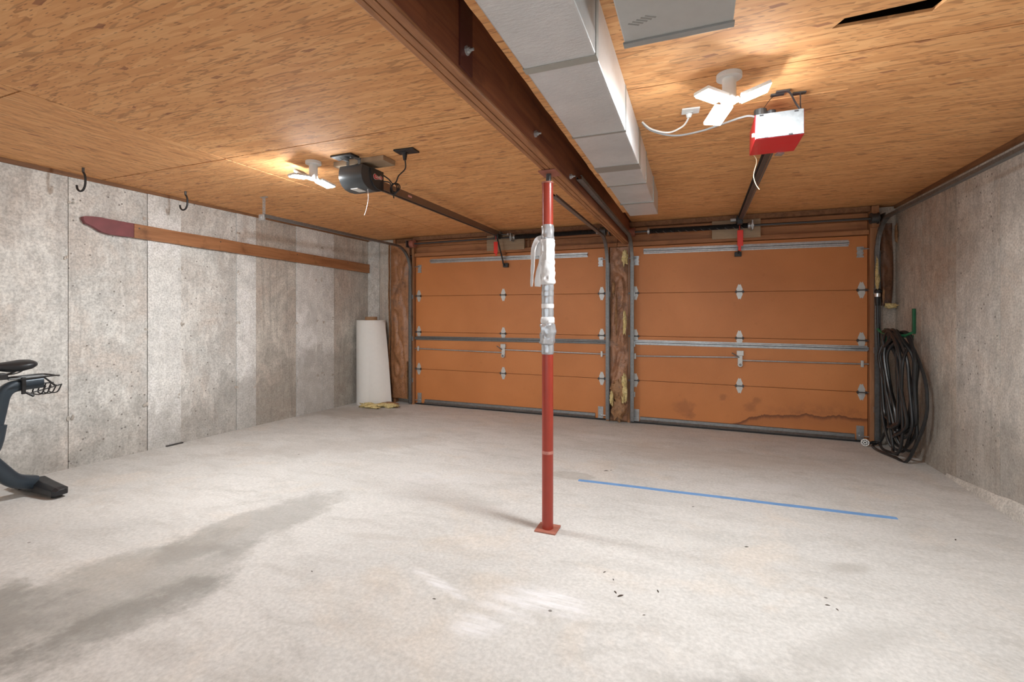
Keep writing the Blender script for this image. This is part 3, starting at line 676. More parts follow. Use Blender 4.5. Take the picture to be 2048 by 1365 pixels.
tR = track(1.685, 2.3, 2.235, 'steel door track running along the right concrete wall', 1)
# perforated hanger strap of the left track
pf = thing('track_hanger', (-3.82, 3.27, 2.23), 'perforated steel hanger strap holding up the end of the left door track', 'hanger')
mb = MB(); w = .017; z0, z1 = 2.205, zc(3.27); n = 9; h = (z1 - z0) / n
for k in range(n):
    za = z0 + k * h
    mb.box(-3.82 - w, -3.82 - .006, 3.268, 3.271, za, za + h).box(-3.82 + .006, -3.82 + w, 3.268, 3.271, za, za + h)
    mb.box(-3.826, -3.814, 3.268, 3.271, za, za + h * .3).box(-3.826, -3.814, 3.268, 3.271, za + h * .7, za + h)
mb.build('strap', 'galv_bright', pf)
MB().box(-3.855, -3.79, 3.24, 3.25, 2.205, 2.262).cyl((-3.822, 3.24, 2.235), (-3.822, 3.228, 2.235), .010, 8).build('end_plate', 'galv_bright', pf, bevel=.001)
MB().box(-3.86, -3.78, 3.262, 3.28, z1 - .008, z1).build('top_foot', 'galv', pf)
for y in (3.0,):
    MB().box(1.66, 1.71, y - .02, y + .02, 2.26, zc(y)).build('track_hanger', 'galv_dull').update_tag()
o = bpy.data.objects['track_hanger.001']; tag(o, 'flat steel hanger above the track on the right concrete wall', 'hanger')

# ================================================================== TORSION SHAFTS
def shaft(x0, x1, z0, z1, xs0, xs1, label, stripes, plate):
    t = thing('torsion_shaft', ((x0 + x1) / 2, 5.66, z0), label, 'spring')
    f = lambda x: z0 + (z1 - z0) * (x - x0) / (x1 - x0)
    MB().cyl((x0, 5.665, f(x0)), (x1, 5.665, f(x1)), .0125, 12).build('shaft', 'steel_dark', t, True)
    r = .027; n = int((xs1 - xs0) / .0095); rings = []
    for i in range(n * 2 + 1):
        x = xs0 + (xs1 - xs0) * i / (n * 2); rr = r + (.003 if i % 2 else -.002)
        rings.append([(x, 5.665 + rr * math.cos(a), f(x) + rr * math.sin(a)) for a in (2 * PI * k / 12 for k in range(12))])
    MB().loft(rings).build('spring', 'black', t, 30)
    if stripes:
        for k in range(12):
            x = xs0 + .08 + k * (xs1 - xs0 - .16) / 11
            MB().tube([(x + q * .012, 5.665 + .0315 * math.cos(a), f(x) + .0315 * math.sin(a)) for q, a in ((0, 3.6), (1, 3.9), (2, 4.3), (3, 4.7))], .0018, 5).build('spring_stripe', 'galv', t)
    for x in (xs0, xs1): MB().cyl((x - .012, 5.665, f(x)), (x + .012, 5.665, f(x)), .034, 16).cyl((x - .004, 5.665, f(x)), (x + .004, 5.665, f(x)), .042, 16).build('winding_cone', 'galv', t)
    MB().box(plate - .006, plate + .006, 5.62, 5.735, f(plate) - .05, f(plate) + .05).cyl((plate - .014, 5.665, f(plate)), (plate + .014, 5.665, f(plate)), .036, 14).build('bearing_plate', 'galv', t)
    for s, x in ((1, x0 + .05), (-1, x1 - .05)):
        mb = MB(); mb.cyl((x - .028, 5.665, f(x)), (x + .028, 5.665, f(x)), .048, 18)
        mb.cyl((x - .034, 5.665, f(x)), (x - .026, 5.665, f(x)), .056, 18).cyl((x + .026, 5.665, f(x)), (x + .034, 5.665, f(x)), .056, 18)
        mb.build('cable_drum', 'steel_dark' if s < 0 else 'rust_plate', t, 40)
        MB().tube([(x - s * .03, 5.62, f(x)), (x - s * .055, 5.765, 1.0), (x - s * .055, 5.768, .12)], .0022, 5).build('lift_cable', 'galv_dull', t)
        MB().box(x - s * .075 - .004, x - s * .075 + .004, 5.61, 5.76, f(x) - .05, f(x) + .045).build('end_bearing', 'galv_dull', t)
    return t
shaft(-3.80, -1.0, 2.300, 2.314, -2.20, -1.12, 'black torsion spring on its shaft above the left garage door', False, -2.24)
shaft(-.76, 1.70, 2.280, 2.272, -.52, .53, 'black torsion spring with pale stripes above the right garage door', True, .56)

# ================================================================== INSULATION
def batt(x0, x1, z0, z1, y, depth, m, seed, name, label, amp=.03, nx=14, nz=60, taper=None, top_in=0.):
    """crumpled paper-faced insulation batt, closed at its back"""
    t = thing(name, ((x0 + x1) / 2, y, z0), label, 'insulation')
    F, B = [], []
    for j in range(nz + 1):
        v = j / nz; z = z0 + (z1 - z0) * v; row = []; rb = []
        wob = .018 * mnoise.noise((seed, z * 2.2, 0)); wob2 = .018 * mnoise.noise((seed + 9, z * 2.5, 0))
        xa, xb = x0 + wob, x1 + wob2
        if taper: k = taper(v); c_ = (xa + xb) / 2; xa = c_ + (xa - c_) * k; xb = c_ + (xb - c_) * k
        for i in range(nx + 1):
            u = i / nx; x = xa + (xb - xa) * u
            edge = min(1, 4 * u, 4 * (1 - u), 6 * v + .3, 6 * (1 - v) + .3)
            cr = .8 * mnoise.noise((x * 7 + seed, z * 3.2, seed)) - .9 * (1 - min(1, 5 * abs(mnoise.noise((x * 5 + z * 1.2 + seed, z * 2.0 - x * 3, 3))))) - .35 * (1 - min(1, 6 * abs(mnoise.noise((x * 8 - z * 3, z * 4 + x * 5, seed))))) + .08 * mnoise.noise((x * 40, z * 34, seed))
            fold = .5 * abs(math.sin(z * 5 + 3 * x + 2 * mnoise.noise((x * 4, z * 2, seed))))
            row.append((x, y - depth * edge - amp * (cr + fold * .4) * edge, z)); rb.append((x, y + .02, z))
        F.append(row); B.append(rb)
    mb = MB(); n = nx + 1; vs = [p for r_ in F for p in r_] + [p for r_ in B for p in r_]; fs = []; o_ = n * (nz + 1)
    for j in range(nz):
        for i in range(nx):
            q = (j * n + i, j * n + i + 1, (j + 1) * n + i + 1, (j + 1) * n + i); fs += [q, tuple(k + o_ for k in q[::-1])]
        for i in (0, nx): q = (j * n + i, (j + 1) * n + i); fs.append((q[0], q[1], q[1] + o_, q[0] + o_))
    for i in range(nx):
        for j in (0, nz): q = (j * n + i, j * n + i + 1); fs.append((q[0], q[1], q[1] + o_, q[0] + o_))
    mb.add(vs, fs).build('paper_facing', m, t, 65)
    return t
def fluff(c, s, seed, name, m, parent, n=18, k=12):
    rings = []
    for i in range(k + 1):
        a = -PI / 2 + .03 + (PI - .06) * i / k
        ring = []
        for j in range(n):
            b = 2 * PI * j / n; d = Vector((math.cos(a) * math.cos(b), math.cos(a) * math.sin(b), math.sin(a)))
            q = 1 + .55 * mnoise.noise(d * 2.2 + Vector((seed, 0, 0))) + .3 * mnoise.noise(d * 6 + Vector((0, seed, 0)))
            ring.append(Vector(c) + Vector((d.x * s[0], d.y * s[1], d.z * s[2])) * q)
        rings.append(ring)
    return MB().loft(rings).build(name, m, parent, 60)
b1 = batt(-4.185, -3.86, .075, 2.33, 5.755, .025, 'kraft', 2., 'insulation_batt', 'brown kraft-faced insulation batt between left wall and left door', .026, 24, 130)
mb = MB()
for i, s in enumerate((-1, 1)):
    x = -4.185 if s < 0 else -3.875; rings = []
    zt = 2.33 if s < 0 else .62
    for j in range(40):
        z = .08 + (zt - .08) * j / 39; xx = x + .02 * mnoise.noise((2., z * 2.2, 0)) + .006 * mnoise.noise((i, z * 14, 5))
        rings.append([(xx - .007, 5.705, z), (xx + .009, 5.698, z), (xx + .009, 5.725, z), (xx - .007, 5.73, z)])
    mb.loft(rings)
mb.build('stapling_flange', 'kraft_rag', b1, 60)
b2 = batt(-.985, -.77, .02, 2.12, 5.77, .035, 'kraft_dark', 5., 'insulation_batt', 'torn brown insulation stuffed between the two garage doors', .05, 22, 150)
fluff((-.80, 5.70, 1.985), (.036, .03, .085), 3, 'glass_wool', 'fluff', b2); fluff((-.80, 5.70, 1.20), (.020, .025, .14), 4, 'glass_wool', 'fluff', b2)
fluff((-.80, 5.68, .42), (.035, .03, .16), 6, 'glass_wool', 'fluff', b2); fluff((-.95, 5.68, .30), (.02, .03, .09), 7, 'glass_wool', 'fluff', b2)
fluff((-.87, 5.69, .40), (.085, .04, .12), 8, 'torn_paper', 'kraft_rag', b2); fluff((-.87, 5.69, .17), (.075, .04, .12), 9, 'torn_paper', 'kraft_rag', b2)
fluff((-.93, 5.70, 1.62), (.018, .02, .09), 10, 'torn_paper', 'kraft_rag', b2); fluff((-.90, 5.715, 1.30), (.012, .02, .22), 11, 'torn_paper', 'kraft_rag', b2)
M['kraft_deep'] = crumple_mat('deep_kraft_facing', (.11, .05, .026), (.22, .105, .055), .5, 6.)  # deeper brown than the other kraft facings
b3 = batt(1.715, 1.835, 1.40, 2.23, 5.76, .04, 'kraft_deep', 8., 'insulation_batt', 'dark brown insulation flap hanging in the right corner above the hose', .03, 9, 40, taper=lambda v: .75 + .25 * math.sin(PI * min(1, v * 1.2)))
fluff((1.685, 5.70, 1.70), (.018, .022, .15), 12, 'glass_wool', 'fluff', b3); fluff((1.80, 5.71, 1.40), (.05, .03, .025), 13, 'glass_wool', 'fluff', b3)
fluff((1.845, 5.72, 2.12), (.012, .02, .09), 14, 'torn_paper', 'kraft_rag', b3); fluff((1.735, 5.70, 1.50), (.010, .015, .08), 15, 'torn_paper', 'kraft_rag', b3)
# clump of wool on the floor
t = thing('insulation_scrap', (-4.05, 5.42, zf(5.42)), 'torn yellow glass wool lying on the floor by the paper roll', 'insulation')
fluff((-4.17, 5.27, zf(5.27) + .03), (.16, .065, .035), 21, 'glass_wool', 'fluff', t, 26, 14); fluff((-3.97, 5.40, zf(5.40) + .028), (.15, .065, .03), 22, 'glass_wool', 'fluff', t, 26, 14)
fluff((-3.98, 5.46, zf(5.46) + .045), (.12, .05, .02), 23, 'torn_paper', 'kraft_rag', t, 22, 12)

# ================================================================== PAPER ROLL
RX, RY = -4.385, 5.56; rz = zf(RY)
t = thing('paper_roll', (RX, RY, rz), 'tall white roll of building paper standing in the left corner', 'roll')
MB().cyl((RX, RY, rz + .002), (RX, RY, 1.215), .205, 40).build('rolled_sheet', 'paper', t, True)
mb = MB(); ro, ri = .085, .072; rg = []
for (rr, z) in ((ro, 1.2), (ro, 1.262), (ri, 1.262), (ri, 1.2)): rg.append([(RX + rr * math.cos(2 * PI * k / 24), RY + rr * math.sin(2 * PI * k / 24), z) for k in range(24)])
mb.loft(rg, False, True).build('core_tube', 'card', t, True)
rings = []                 # loose outer end peeling away and flaring at the foot
for j in range(25):
    v = j / 24; z = rz + .03 + v * 1.15; out = .14 * (1 - v) ** .8 + .006
    A = [(RX + .10, RY - .182), (RX + .17 + out * .1, RY - .13 - out * .25), (RX + .205 + out * .6, RY - .05 - out * .3), (RX + .205 + out, RY + .03 - out * .2)]
    rings.append([Vector((x, y, z - (.0 if i < 2 else .0))) for i, (x, y) in enumerate(A)] + [Vector((x + .002, y + .002, z)) for x, y in A[::-1]])
MB().loft(rings).build('loose_end', 'paper', t, 60)

# ================================================================== PLANK ON THE LEFT WALL
t = thing('wall_plank', (XL + .02, 4., 2.0), 'long weathered wooden plank with maroon painted tip, fixed high on left wall', 'plank')
def plank_ring(y, zl, zh): return [(XL - .002, y, zl), (XL + .038, y, zl), (XL + .038, y, zh), (XL - .002, y, zh)]
tip = [(2.235, 2.085, 2.108), (2.25, 2.06, 2.115), (2.30, 2.04, 2.122), (2.36, 2.005, 2.124), (2.42, 1.992, 2.120), (2.52, 1.992, 2.117), (2.600, 1.994, 2.115)]
MB().loft([plank_ring(*a) for a in tip]).build('painted_tip', 'rail_red', t, bevel=.003)
body = [(2.601 + i * (5.77 - 2.601) / 30, 0, 0) for i in range(31)]
MB().loft([plank_ring(y, 1.992 - .075 * (y - 2.6) / 3.2 + .004 * mnoise.noise((y * 3, 1, 0)), 2.114 - .07 * (y - 2.6) / 3.2 + .004 * mnoise.noise((y * 2.5, 7, 0))) for y, _, _ in body]).build('plank_body', 'rail_wood', t, bevel=.003)
for y in (2.64, 3.4, 4.4, 5.3):
    MB().cyl((XL + .036, y, 2.08 - .02 * (y - 2.6)), (XL + .041, y, 2.08 - .02 * (y - 2.6)), .006, 8).build('nail_head', 'steel_dark', t)
tag(MB().obox((XL + .018, 2.955, zf(2.955) + .006), (.010, 0, 0), (0, .075, -.002), (0, 0, .006)).build('metal_strip', 'steel_dark', bevel=.002), 'short dark metal strip lying on floor along left wall', 'strip')

# ================================================================== CEILING HOOKS
def hook(x, y, label, k=1., rz=0.):
    t = thing('ceiling_hook', (x, y, zc(y)), label, 'hook', 'black bicycle hooks')
    z = zc(y); P = [(0, 0, 0.0), (0, 0, -.03), (.012, .0, -.045), (.022, 0, -.075), (.020, 0, -.125), (0, 0, -.160), (-.032, 0, -.168), (-.058, 0, -.150), (-.066, 0, -.122)]
    ca, sa = math.cos(rz), math.sin(rz)
    P = [(x + a * k * ca, y + a * k * sa, z + c * k) for a, b, c in P]
    S = smooth_path(P, 5)
    MB().tube(S, .0075, 8).build('coated_hook', 'black', t, True)
    MB().tube([P[0], P[1]], .009, 8).build('screw_shank', 'steel_dark', t, True)
hook(-4.36, 2.125, 'black coated ceiling hook nearest the exercise bike', 1.05, .1)
hook(-4.32, 2.868, 'black coated ceiling hook above the maroon plank tip', 1.0, .1)

# ================================================================== OPENER, LEFT (dark head)
OX = -2.235
op = thing('door_opener', (OX, 2.8, 2.21), 'charcoal garage door opener with red logo on a ceiling board', 'opener')
prof = [(2.865, 2.375), (2.865, 2.232), (2.80, 2.215), (2.745, 2.212), (2.70, 2.220), (2.665, 2.240), (2.642, 2.268), (2.632, 2.30), (2.634, 2.335), (2.645, 2.375)]
x0, x1 = OX - .125, OX + .075
MB().prism([(x0, y, z) for y, z in prof], (x1 - x0, 0, 0)).build('housing', 'opener_grey', op, 35, bevel=.006)
pr2 = [(2.868, 2.373), (2.868, 2.230), (2.80, 2.232), (2.755, 2.25), (2.728, 2.285), (2.722, 2.33), (2.725, 2.373)]
MB().prism([(x1 - .004, y, z) for y, z in pr2], (.016, 0, 0)).build('side_cover', 'opener_dark', op, 35, bevel=.004)
# red lozenge with lettering on the side cover
def lozenge(y, z, w, h, x, th, m, name):
    P = []
    for s, c in ((1, w / 2 - h / 2), (-1, -w / 2 + h / 2)):
        for k in range(9): a = s * PI / 2 * 1 - s * 0 + (-PI / 2 - 0) + PI * k / 8 if s > 0 else PI / 2 + PI * k / 8; P.append((x, y + c + h / 2 * math.cos(a), z + h / 2 * math.sin(a)))
    return MB().prism(P, (th, 0, 0)).build(name, m, op)
lx = x1 + .0125
lozenge(2.800, 2.315, .105, .042, lx - .001, .002, 'white', 'logo_border'); lozenge(2.800, 2.315, .100, .037, lx, .002, 'label_red', 'logo_badge')
rotm = Matrix(((0, 0, 1, 0), (1, 0, 0, 0), (0, 1, 0, 0), (0, 0, 0, 1)))
text_mesh('GENIE', .028, 'logo_lettering', 'white', op, Matrix.Translation((lx + .0022, 2.80, 2.315)) @ rotm, .0006, 1.0)
MB().box(OX - .04, OX + .02, 2.66, 2.75, 2.209, 2.2135).build('bottom_sticker', 'paper', op)
MB().box(OX - .035, OX + .02, 2.86, 2.91, 2.25, 2.36).build('rail_socket', 'white', op, bevel=.003)
# rail
ra, rb_ = Vector((OX, 2.90, 2.305)), Vector((-2.40, 5.62, 2.352))
dv = (rb_ - ra).normalized(); sv = dv.cross(Vector((0, 0, 1))).normalized(); uv = sv.cross(dv)
MB().obox((ra + rb_) / 2, dv * ((rb_ - ra).length / 2), sv * .018, uv * .030).build('rail', 'bronze', op, bevel=.003)
MB().obox((ra + rb_) / 2 - uv * .034, dv * ((rb_ - ra).length / 2), sv * .008, uv * .006).build('rail_chain', 'steel_dark', op)
c = ra + dv * .45 + sv * .0185; MB().obox(c, dv * .03, sv * .0006, uv * .008).build('rail_sticker', 'pink_print', op)
MB().obox(rb_ + dv * .03, dv * .05, sv * .024, uv * .035).cyl(rb_ + dv * .05 - sv * .05, rb_ + dv * .05 + sv * .10, .008, 8).build('header_bracket', 'galv_dull', op, bevel=.003)
MB().sphere(rb_ + dv * .05 + sv * .11, .018).build('bracket_bolt', 'galv_bright', op, True)
MB().obox(rb_ - dv * .06 - uv * .04, dv * .05, sv * .028, uv * .03).build('trolley', 'black', op, bevel=.004)
arm = [rb_ - dv * .06 - uv * .06, rb_ - dv * .02 - uv * .12, Vector((-2.39, 5.70, 2.06)), Vector((-2.385, 5.74, 1.975)), Vector((-2.37, 5.765, 1.95))]
MB().tube(smooth_path(arm, 5), .011, 8).build('door_arm', 'black', op, True)
MB().box(-2.40, -2.33, 5.755, 5.80, 1.93, 1.985).build('door_bracket', 'black', op, bevel=.004)
hd = rb_ - dv * .12 - uv * .09
MB().tube([hd + Vector((0, 0, .06)), hd + Vector((.002, 0, .0))], .003, 6).build('release_cord', 'red_tag', op)
MB().obox(hd - Vector((0, 0, .10)), (.027, 0, 0), (0, .006, 0), (0, 0, .075)).obox(hd - Vector((-.006, 0, .185)), (.012, 0, 0), (0, .005, 0), (0, 0, .02)).build('release_handle', 'red_tag', op, bevel=.005)
# power cord: head -> coil -> outlet
ot = Vector((-1.85, 2.70, zc(2.7)))
pc = smooth_path([(x1 + .0, 2.87, 2.355), (x1 + .03, 2.90, 2.33), (x1 + .05, 2.92, 2.30), (x1 + .075, 2.93, 2.31), (x1 + .12, 2.90, 2.345), (-1.93, 2.82, 2.36), (-1.87, 2.735, 2.385), (ot.x, ot.y, ot.z - .025)], 8)
MB().tube(pc, .005, 7).build('power_cord', 'black', op, True)
cc = Vector((x1 + .065, 2.925, 2.255)); mb = MB()
for k in range(3): mb.tube([cc + Vector((.03 * math.cos(a) * (1 + .15 * k), .012 * k - .01, .040 * math.sin(a) * (1 - .1 * k) + .008 * k)) for a in (2 * PI * j / 20 for j in range(20))], .0045, 6, True)
mb.tube(smooth_path([(x1 + .0, 2.875, 2.31), (x1 + .04, 2.90, 2.30), (x1 + .05, 2.92, 2.25), (x1 + .06, 2.925, 2.19)], 6), .0045, 6)
mb.build('cord_bundle', 'black', op, True)
MB().cyl(ot + Vector((0, 0, -.06)), ot + Vector((0, 0, -.014)), .011, 10, .018).build('plug', 'black', op, True)
MB().tube(smooth_path([(OX + .06, 2.72, 2.215), (OX + .065, 2.72, 2.15), (OX + .05, 2.72, 2.08), (OX + .035, 2.715, 2.03)], 5), .002, 5).build('pull_string', 'white', op)
# angle hangers between head and board
for dx in (-.07, .03): MB().box(OX + dx - .012, OX + dx + .012, 2.665, 2.668, 2.36, 2.425).box(OX + dx - .012, OX + dx + .012, 2.62, 2.668, 2.41, 2.413).build('hanger_clip', 'galv_dull', op)
t = MB().hexa([(-2.47, 2.705, zc(2.7) - .036), (-2.03, 2.705, zc(2.7) - .036), (-2.03, 2.845, zc(2.8) - .036), (-2.47, 2.845, zc(2.8) - .036), (-2.47, 2.705, zc(2.7)), (-2.03, 2.705, zc(2.7)), (-2.03, 2.845, zc(2.8)), (-2.47, 2.845, zc(2.8))]).build('ceiling_board', 'block', bevel=.003)
tag(t, 'short wooden board on the ceiling above the charcoal opener', 'board')
t = thing('ceiling_outlet', tuple(ot), 'black ceiling outlet box with the opener cord plugged in', 'outlet')
MB().obox(ot + Vector((.02, -.01, -.005)), (.075, .005, 0), (-.003, .045, 0), (0, 0, .006)).build('cover_plate', 'black', t, bevel=.003)
MB().obox(ot + Vector((.0, .0, -.012)), (.02, 0, 0), (0, .02, 0), (0, 0, .003)).build('receptacle', 'opener_dark', t, bevel=.001)
t = thing('ceiling_outlet', (-2.33, 2.63, zc(2.63)), 'dark ceiling junction plate behind the charcoal opener', 'outlet')
MB().obox((-2.30, 2.63, zc(2.63) - .006), (.09, .0, 0), (0, .045, 0), (0, 0, .006)).build('cover_plate', 'black', t, bevel=.002)
for dx in (-.04, .05): MB().cyl((-2.30 + dx, 2.63, zc(2.63) - .018), (-2.30 + dx, 2.63, zc(2.63) - .010), .006, 8).build('cover_screw', 'galv_bright', t)

# ================================================================== OPENER, RIGHT (red box)
op2 = thing('door_opener', (.39, 2.8, 2.22), 'red garage door opener box with bare metal end, hung on straps', 'opener')
bx0, bx1, by0, by1, bz0, bz1 = .277, .495, 2.672, 2.94, 2.222, 2.348
MB().prism([(bx0, by0 + .002, bz0), (bx0, by1, bz0), (bx0, by1 - .02, bz1), (bx0, by0 + .002, bz1)], (bx1 - bx0, 0, 0)).build('case', 'red_case', op2, bevel=.004)
ep = MB().box(bx0 + .004, bx1 - .003, by0 - .004, by0 + .003, bz0 + .003, bz1 - .001).build('end_panel', galv_mat('spangled_panel', (.27, .285, .295), .6), op2, bevel=.001)
for x, z in ((bx0 + .03, bz1 - .008), (bx1 - .035, bz1 - .008), (bx0 + .05, bz0 + .007), (bx1 - .06, bz0 + .007)): MB().box(x - .009, x + .009, by0 - .0055, by0 - .003, z - .004, z + .003).build('slot', 'black', ep)
MB().box(bx0 + .130, bx0 + .176, by0 - .0055, by0 - .003, bz0 + .012, bz0 + .066).build('warning_label', 'paper', ep)
MB().box(bx0 + .142, bx0 + .158, by0 - .0055, by0 - .003, bz0 + .072, bz0 + .084).build('small_label', 'paper', ep)
for k in range(3): MB().box(bx0 + .133, bx0 + .173 - .012 * k, by0 - .0060, by0 - .0054, bz0 + .052 - k * .006, bz0 + .055 - k * .006).build('label_print', 'pink_print', ep)
MB().box(bx0 - .012, bx0 + .001, 2.69, 2.705, bz0 + .02, bz0 + .04).build('side_button', 'cream', op2, bevel=.002)
MB().obox((bx0 + .15, 2.955, bz0 - .004), (.018, .006, 0), (-.004, .02, 0), (0, 0, .004)).build('under_bracket', 'galv', op2)
MB().cyl((bx0 + .075, by0 + .02, bz1 - .01), (bx0 + .075, by0 + .02, bz1 + .016), .022, 16).build('knock_out', 'black', op2)
MB().cyl((bx0 + .03, by0 + .05, bz1 - .002), (bx0 + .03, by0 + .05, bz1 + .04), .03, 16).build('capacitor', 'steel_dark', op2)
# perforated straps up to the ceiling
mb = MB()
for (xa, ya, xb, yb) in ((bx0 + .02, by0 + .03, bx0 + .10, by0 - .0), (bx1 - .005, by0 + .03, bx0 + .12, by0 - .03), (bx1 - .005, by0 + .05, bx1 - .02, by0 + .02)):
    zt = zc(yb) - .004
    mb.obox((xb, yb, zt), (.03, 0, 0), (0, .012, 0), (0, 0, .003))
    P = smooth_path([(xa, ya, bz1 - .01), (xa + .3 * (xb - xa), ya, bz1 + .04), (xa + .7 * (xb - xa), yb, zt - .01), (xb, yb, zt - .002)], 6)
    rings = [[p + Vector((0, -.010, 0)), p + Vector((0, .010, 0)), p + Vector((.002, .010, .002)), p + Vector((.002, -.010, .002))] for p in P]
    mb.loft(rings)
mb.build('hanging_strap', 'steel_dark', op2, 60)
ra, rb_ = Vector((.385, 2.94, 2.290)), Vector((.43, 5.60, 2.345))
dv = (rb_ - ra).normalized(); sv = dv.cross(Vector((0, 0, 1))).normalized(); uv = sv.cross(dv)
mb = MB(); mb.obox((ra + rb_) / 2 + uv * .012, dv * ((rb_ - ra).length / 2), sv * .019, uv * .004); mb.obox((ra + rb_) / 2 - uv * .006, dv * ((rb_ - ra).length / 2), sv * .004, uv * .018)
mb.obox((ra + rb_) / 2 - uv * .026, dv * ((rb_ - ra).length / 2), sv * .015, uv * .004).build('rail', 'steel_dark', op2)
MB().tube([ra - uv * .03 + sv * .022, rb_ - uv * .03 + sv * .022], .005, 6).build('rail_chain', 'galv_dull', op2)
MB().obox(rb_ + dv * .05, dv * .06, sv * .026, uv * .035).build('header_bracket', 'black', op2, bevel=.004)
MB().cyl(rb_ + dv * .06 - sv * .085, rb_ + dv * .06 - sv * .03, .022, 12).build('chain_sprocket', 'galv_bright', op2, True)
MB().obox(rb_ - dv * .09 - uv * .05, dv * .045, sv * .026, uv * .025).build('trolley', 'black', op2, bevel=.004)
MB().tube(smooth_path([rb_ - dv * .07 - uv * .06, Vector((.433, 5.66, 2.19)), Vector((.437, 5.71, 2.06)), Vector((.43, 5.765, 1.985))], 5), .010, 8).build('door_arm', 'black', op2, True)
MB().box(.395, .465, 5.755, 5.80, 1.955, 2.005).build('door_bracket', 'black', op2, bevel=.004)
hd = rb_ - dv * .05 - uv * .13
MB().tube([hd + Vector((0, 0, .08)), hd], .003, 6).build('release_cord', 'red_tag', op2)
MB().obox(hd - Vector((-.006, 0, .085)), (.029, 0, 0), (0, .006, 0), (0, 0, .085)).obox(hd - Vector((.0, 0, .19)), (.014, 0, 0), (0, .005, 0), (0, 0, .03)).build('release_handle', 'red_tag', op2, bevel=.005)
MB().tube(smooth_path([(.30, 2.945, 2.225), (.315, 2.955, 2.19), (.30, 2.96, 2.12), (.31, 2.965, 2.07), (.33, 2.97, 2.035)], 5), .0022, 5).build('pull_string', 'cream', op2)
# its lead and the lead of the white plug, both pushed through one hole in the ceiling
zq = zc(2.75)
MB().tube(smooth_path([(-.292, 2.775, zq - .004), (-.24, 2.80, zq - .05), (-.12, 2.83, zq - .085), (.02, 2.80, zq - .09), (.14, 2.74, zq - .085), (.24, 2.71, zq - .075), (.29, 2.72, zq - .085)], 8), .0055, 7).build('power_lead', plain('grey_cable', (.33, .33, .33), .4), op2, True)
t = thing('white_cable', (-.15, 2.77, zq), 'white cable with plug looping from the ceiling beside the duct', 'cable')
MB().tube(smooth_path([(-.290, 2.772, zq - .002), (-.24, 2.79, zq - .045), (-.15, 2.81, zq - .07), (-.075, 2.79, zq - .055), (-.045, 2.76, zq - .03), (-.04, 2.745, zq - .014)], 8), .005, 7).build('lead', 'white', t, True)
MB().cyl((-.04, 2.745, zq - .026), (-.038, 2.742, zq - .002), .012, 10, .019).build('plug', 'white', t, True)
t = thing('ceiling_outlet', (-.03, 2.72, zc(2.72)), 'pale ceiling outlet plate beside the bright lamp and duct', 'outlet')
MB().obox((-.03, 2.715, zc(2.71) - .003), (.045, .004, 0), (-.003, .035, 0), (0, 0, .004)).build('cover_plate', 'white', t, bevel=.002)
MB().obox((-.035, 2.735, zc(2.73) - .0075), (.018, 0, 0), (0, .014, 0), (0, 0, .002)).build('receptacle', 'plenum', t)

# ================================================================== GARAGE LAMPS (three hinged LED panels each)
def lamp(cx, cy, label, angs, tilt, group='three-panel ceiling lamps'):
    z = zc(cy); t = thing('ceiling_lamp', (cx, cy, z), label, 'lamp', group)
    MB().cyl((cx, cy, z - .020), (cx, cy, z + .0), .055, 24).build('socket_base', 'white', t, True)
    MB().cyl((cx, cy, z - .135), (cx, cy, z - .020), .030, 20).build('hub', 'white', t, True)
    for k, a in enumerate(angs):
        d = Vector((math.cos(a), math.sin(a), 0)); s = Vector((-math.sin(a), math.cos(a), 0)); tl = tilt[k]
        e = (d * math.cos(tl) - Vector((0, 0, math.sin(tl)))).normalized(); n = e.cross(s).normalized()
        if n.z > 0: n = -n
        c0 = Vector((cx, cy, z - .120)) + d * .033
        MB().cyl(c0 - s * .02, c0 + s * .02, .008, 10).build('panel_hinge', 'white', t, True)
        c = c0 + e * .077
        pn = MB().obox(c, e * .064, s * .043, n * .008).build('led_panel', 'white', t, bevel=.003)
        MB().obox(c + n * .0105, e * .056, s * .037, n * .003).build('diffuser', 'lamp', pn)
    return t
lamp(.14, 2.375, 'lit three-panel lamp on the ceiling by the red opener', (3.93, .05, 2.0), (-.08, -.32, .30))
lamp(-2.60, 2.645, 'lit three-panel lamp on the ceiling by the charcoal opener', (4.5, 1.5, 3.1), (.10, .15, -.55))

# ================================================================== HOSE
hs = thing('garden_hose', (1.74, 5.3, zf(5.3)), 'long black rubber hose coiled over a green hanger in the right corner', 'hose')
A0 = Vector((1.735, 5.50, 0)); A1 = Vector((1.775, 4.86, 0)); ax = (A1 - A0).normalized(); L_ = (A1 - A0).length; nx_ = Vector((-1, 0, 0))
def hp(u, z, off): p = A0 + ax * (u * L_) + nx_ * off; return Vector((p.x, p.y, z))
pts = []
rnd = random.Random(5)
turns = 12
for k in range(turns):
    q = k / (turns - 1)
    tu = .22 + .34 * rnd.random(); zb = rnd.uniform(.045, .30); zt = 1.155 + rnd.uniform(-.015, .02); o1 = rnd.uniform(.0, .10); o2 = rnd.uniform(.0, .11)
    cl_ = rnd.uniform(.30, .72); lw = rnd.uniform(.20, .34); rw = rnd.uniform(.16, .40)
    le = max(-.10, cl_ - lw); re = min(.96, max(cl_, tu) + rw)
    pts += [hp(tu - .16, zt - .05, o1), hp(tu, zt + .012, o1), hp(tu + .17, zt - .05, o1), hp(tu + .30 + rw * .2, .93, o2), hp(.5 * (tu + .3 + re), .66 + rnd.uniform(-.06, .06), o2), hp(re - .03, .38 + rnd.uniform(-.06, .06), o2),
            hp(cl_ + .13, zb + .05, o2), hp(cl_, zb, o2 + .015), hp(cl_ - .12, zb + .06, o1), hp(le, .42 + rnd.uniform(-.06, .06), o1), hp(.5 * le + .5 * (tu - .3), .70 + rnd.uniform(-.06, .06), o1), hp(tu - .27, .95, o1)]
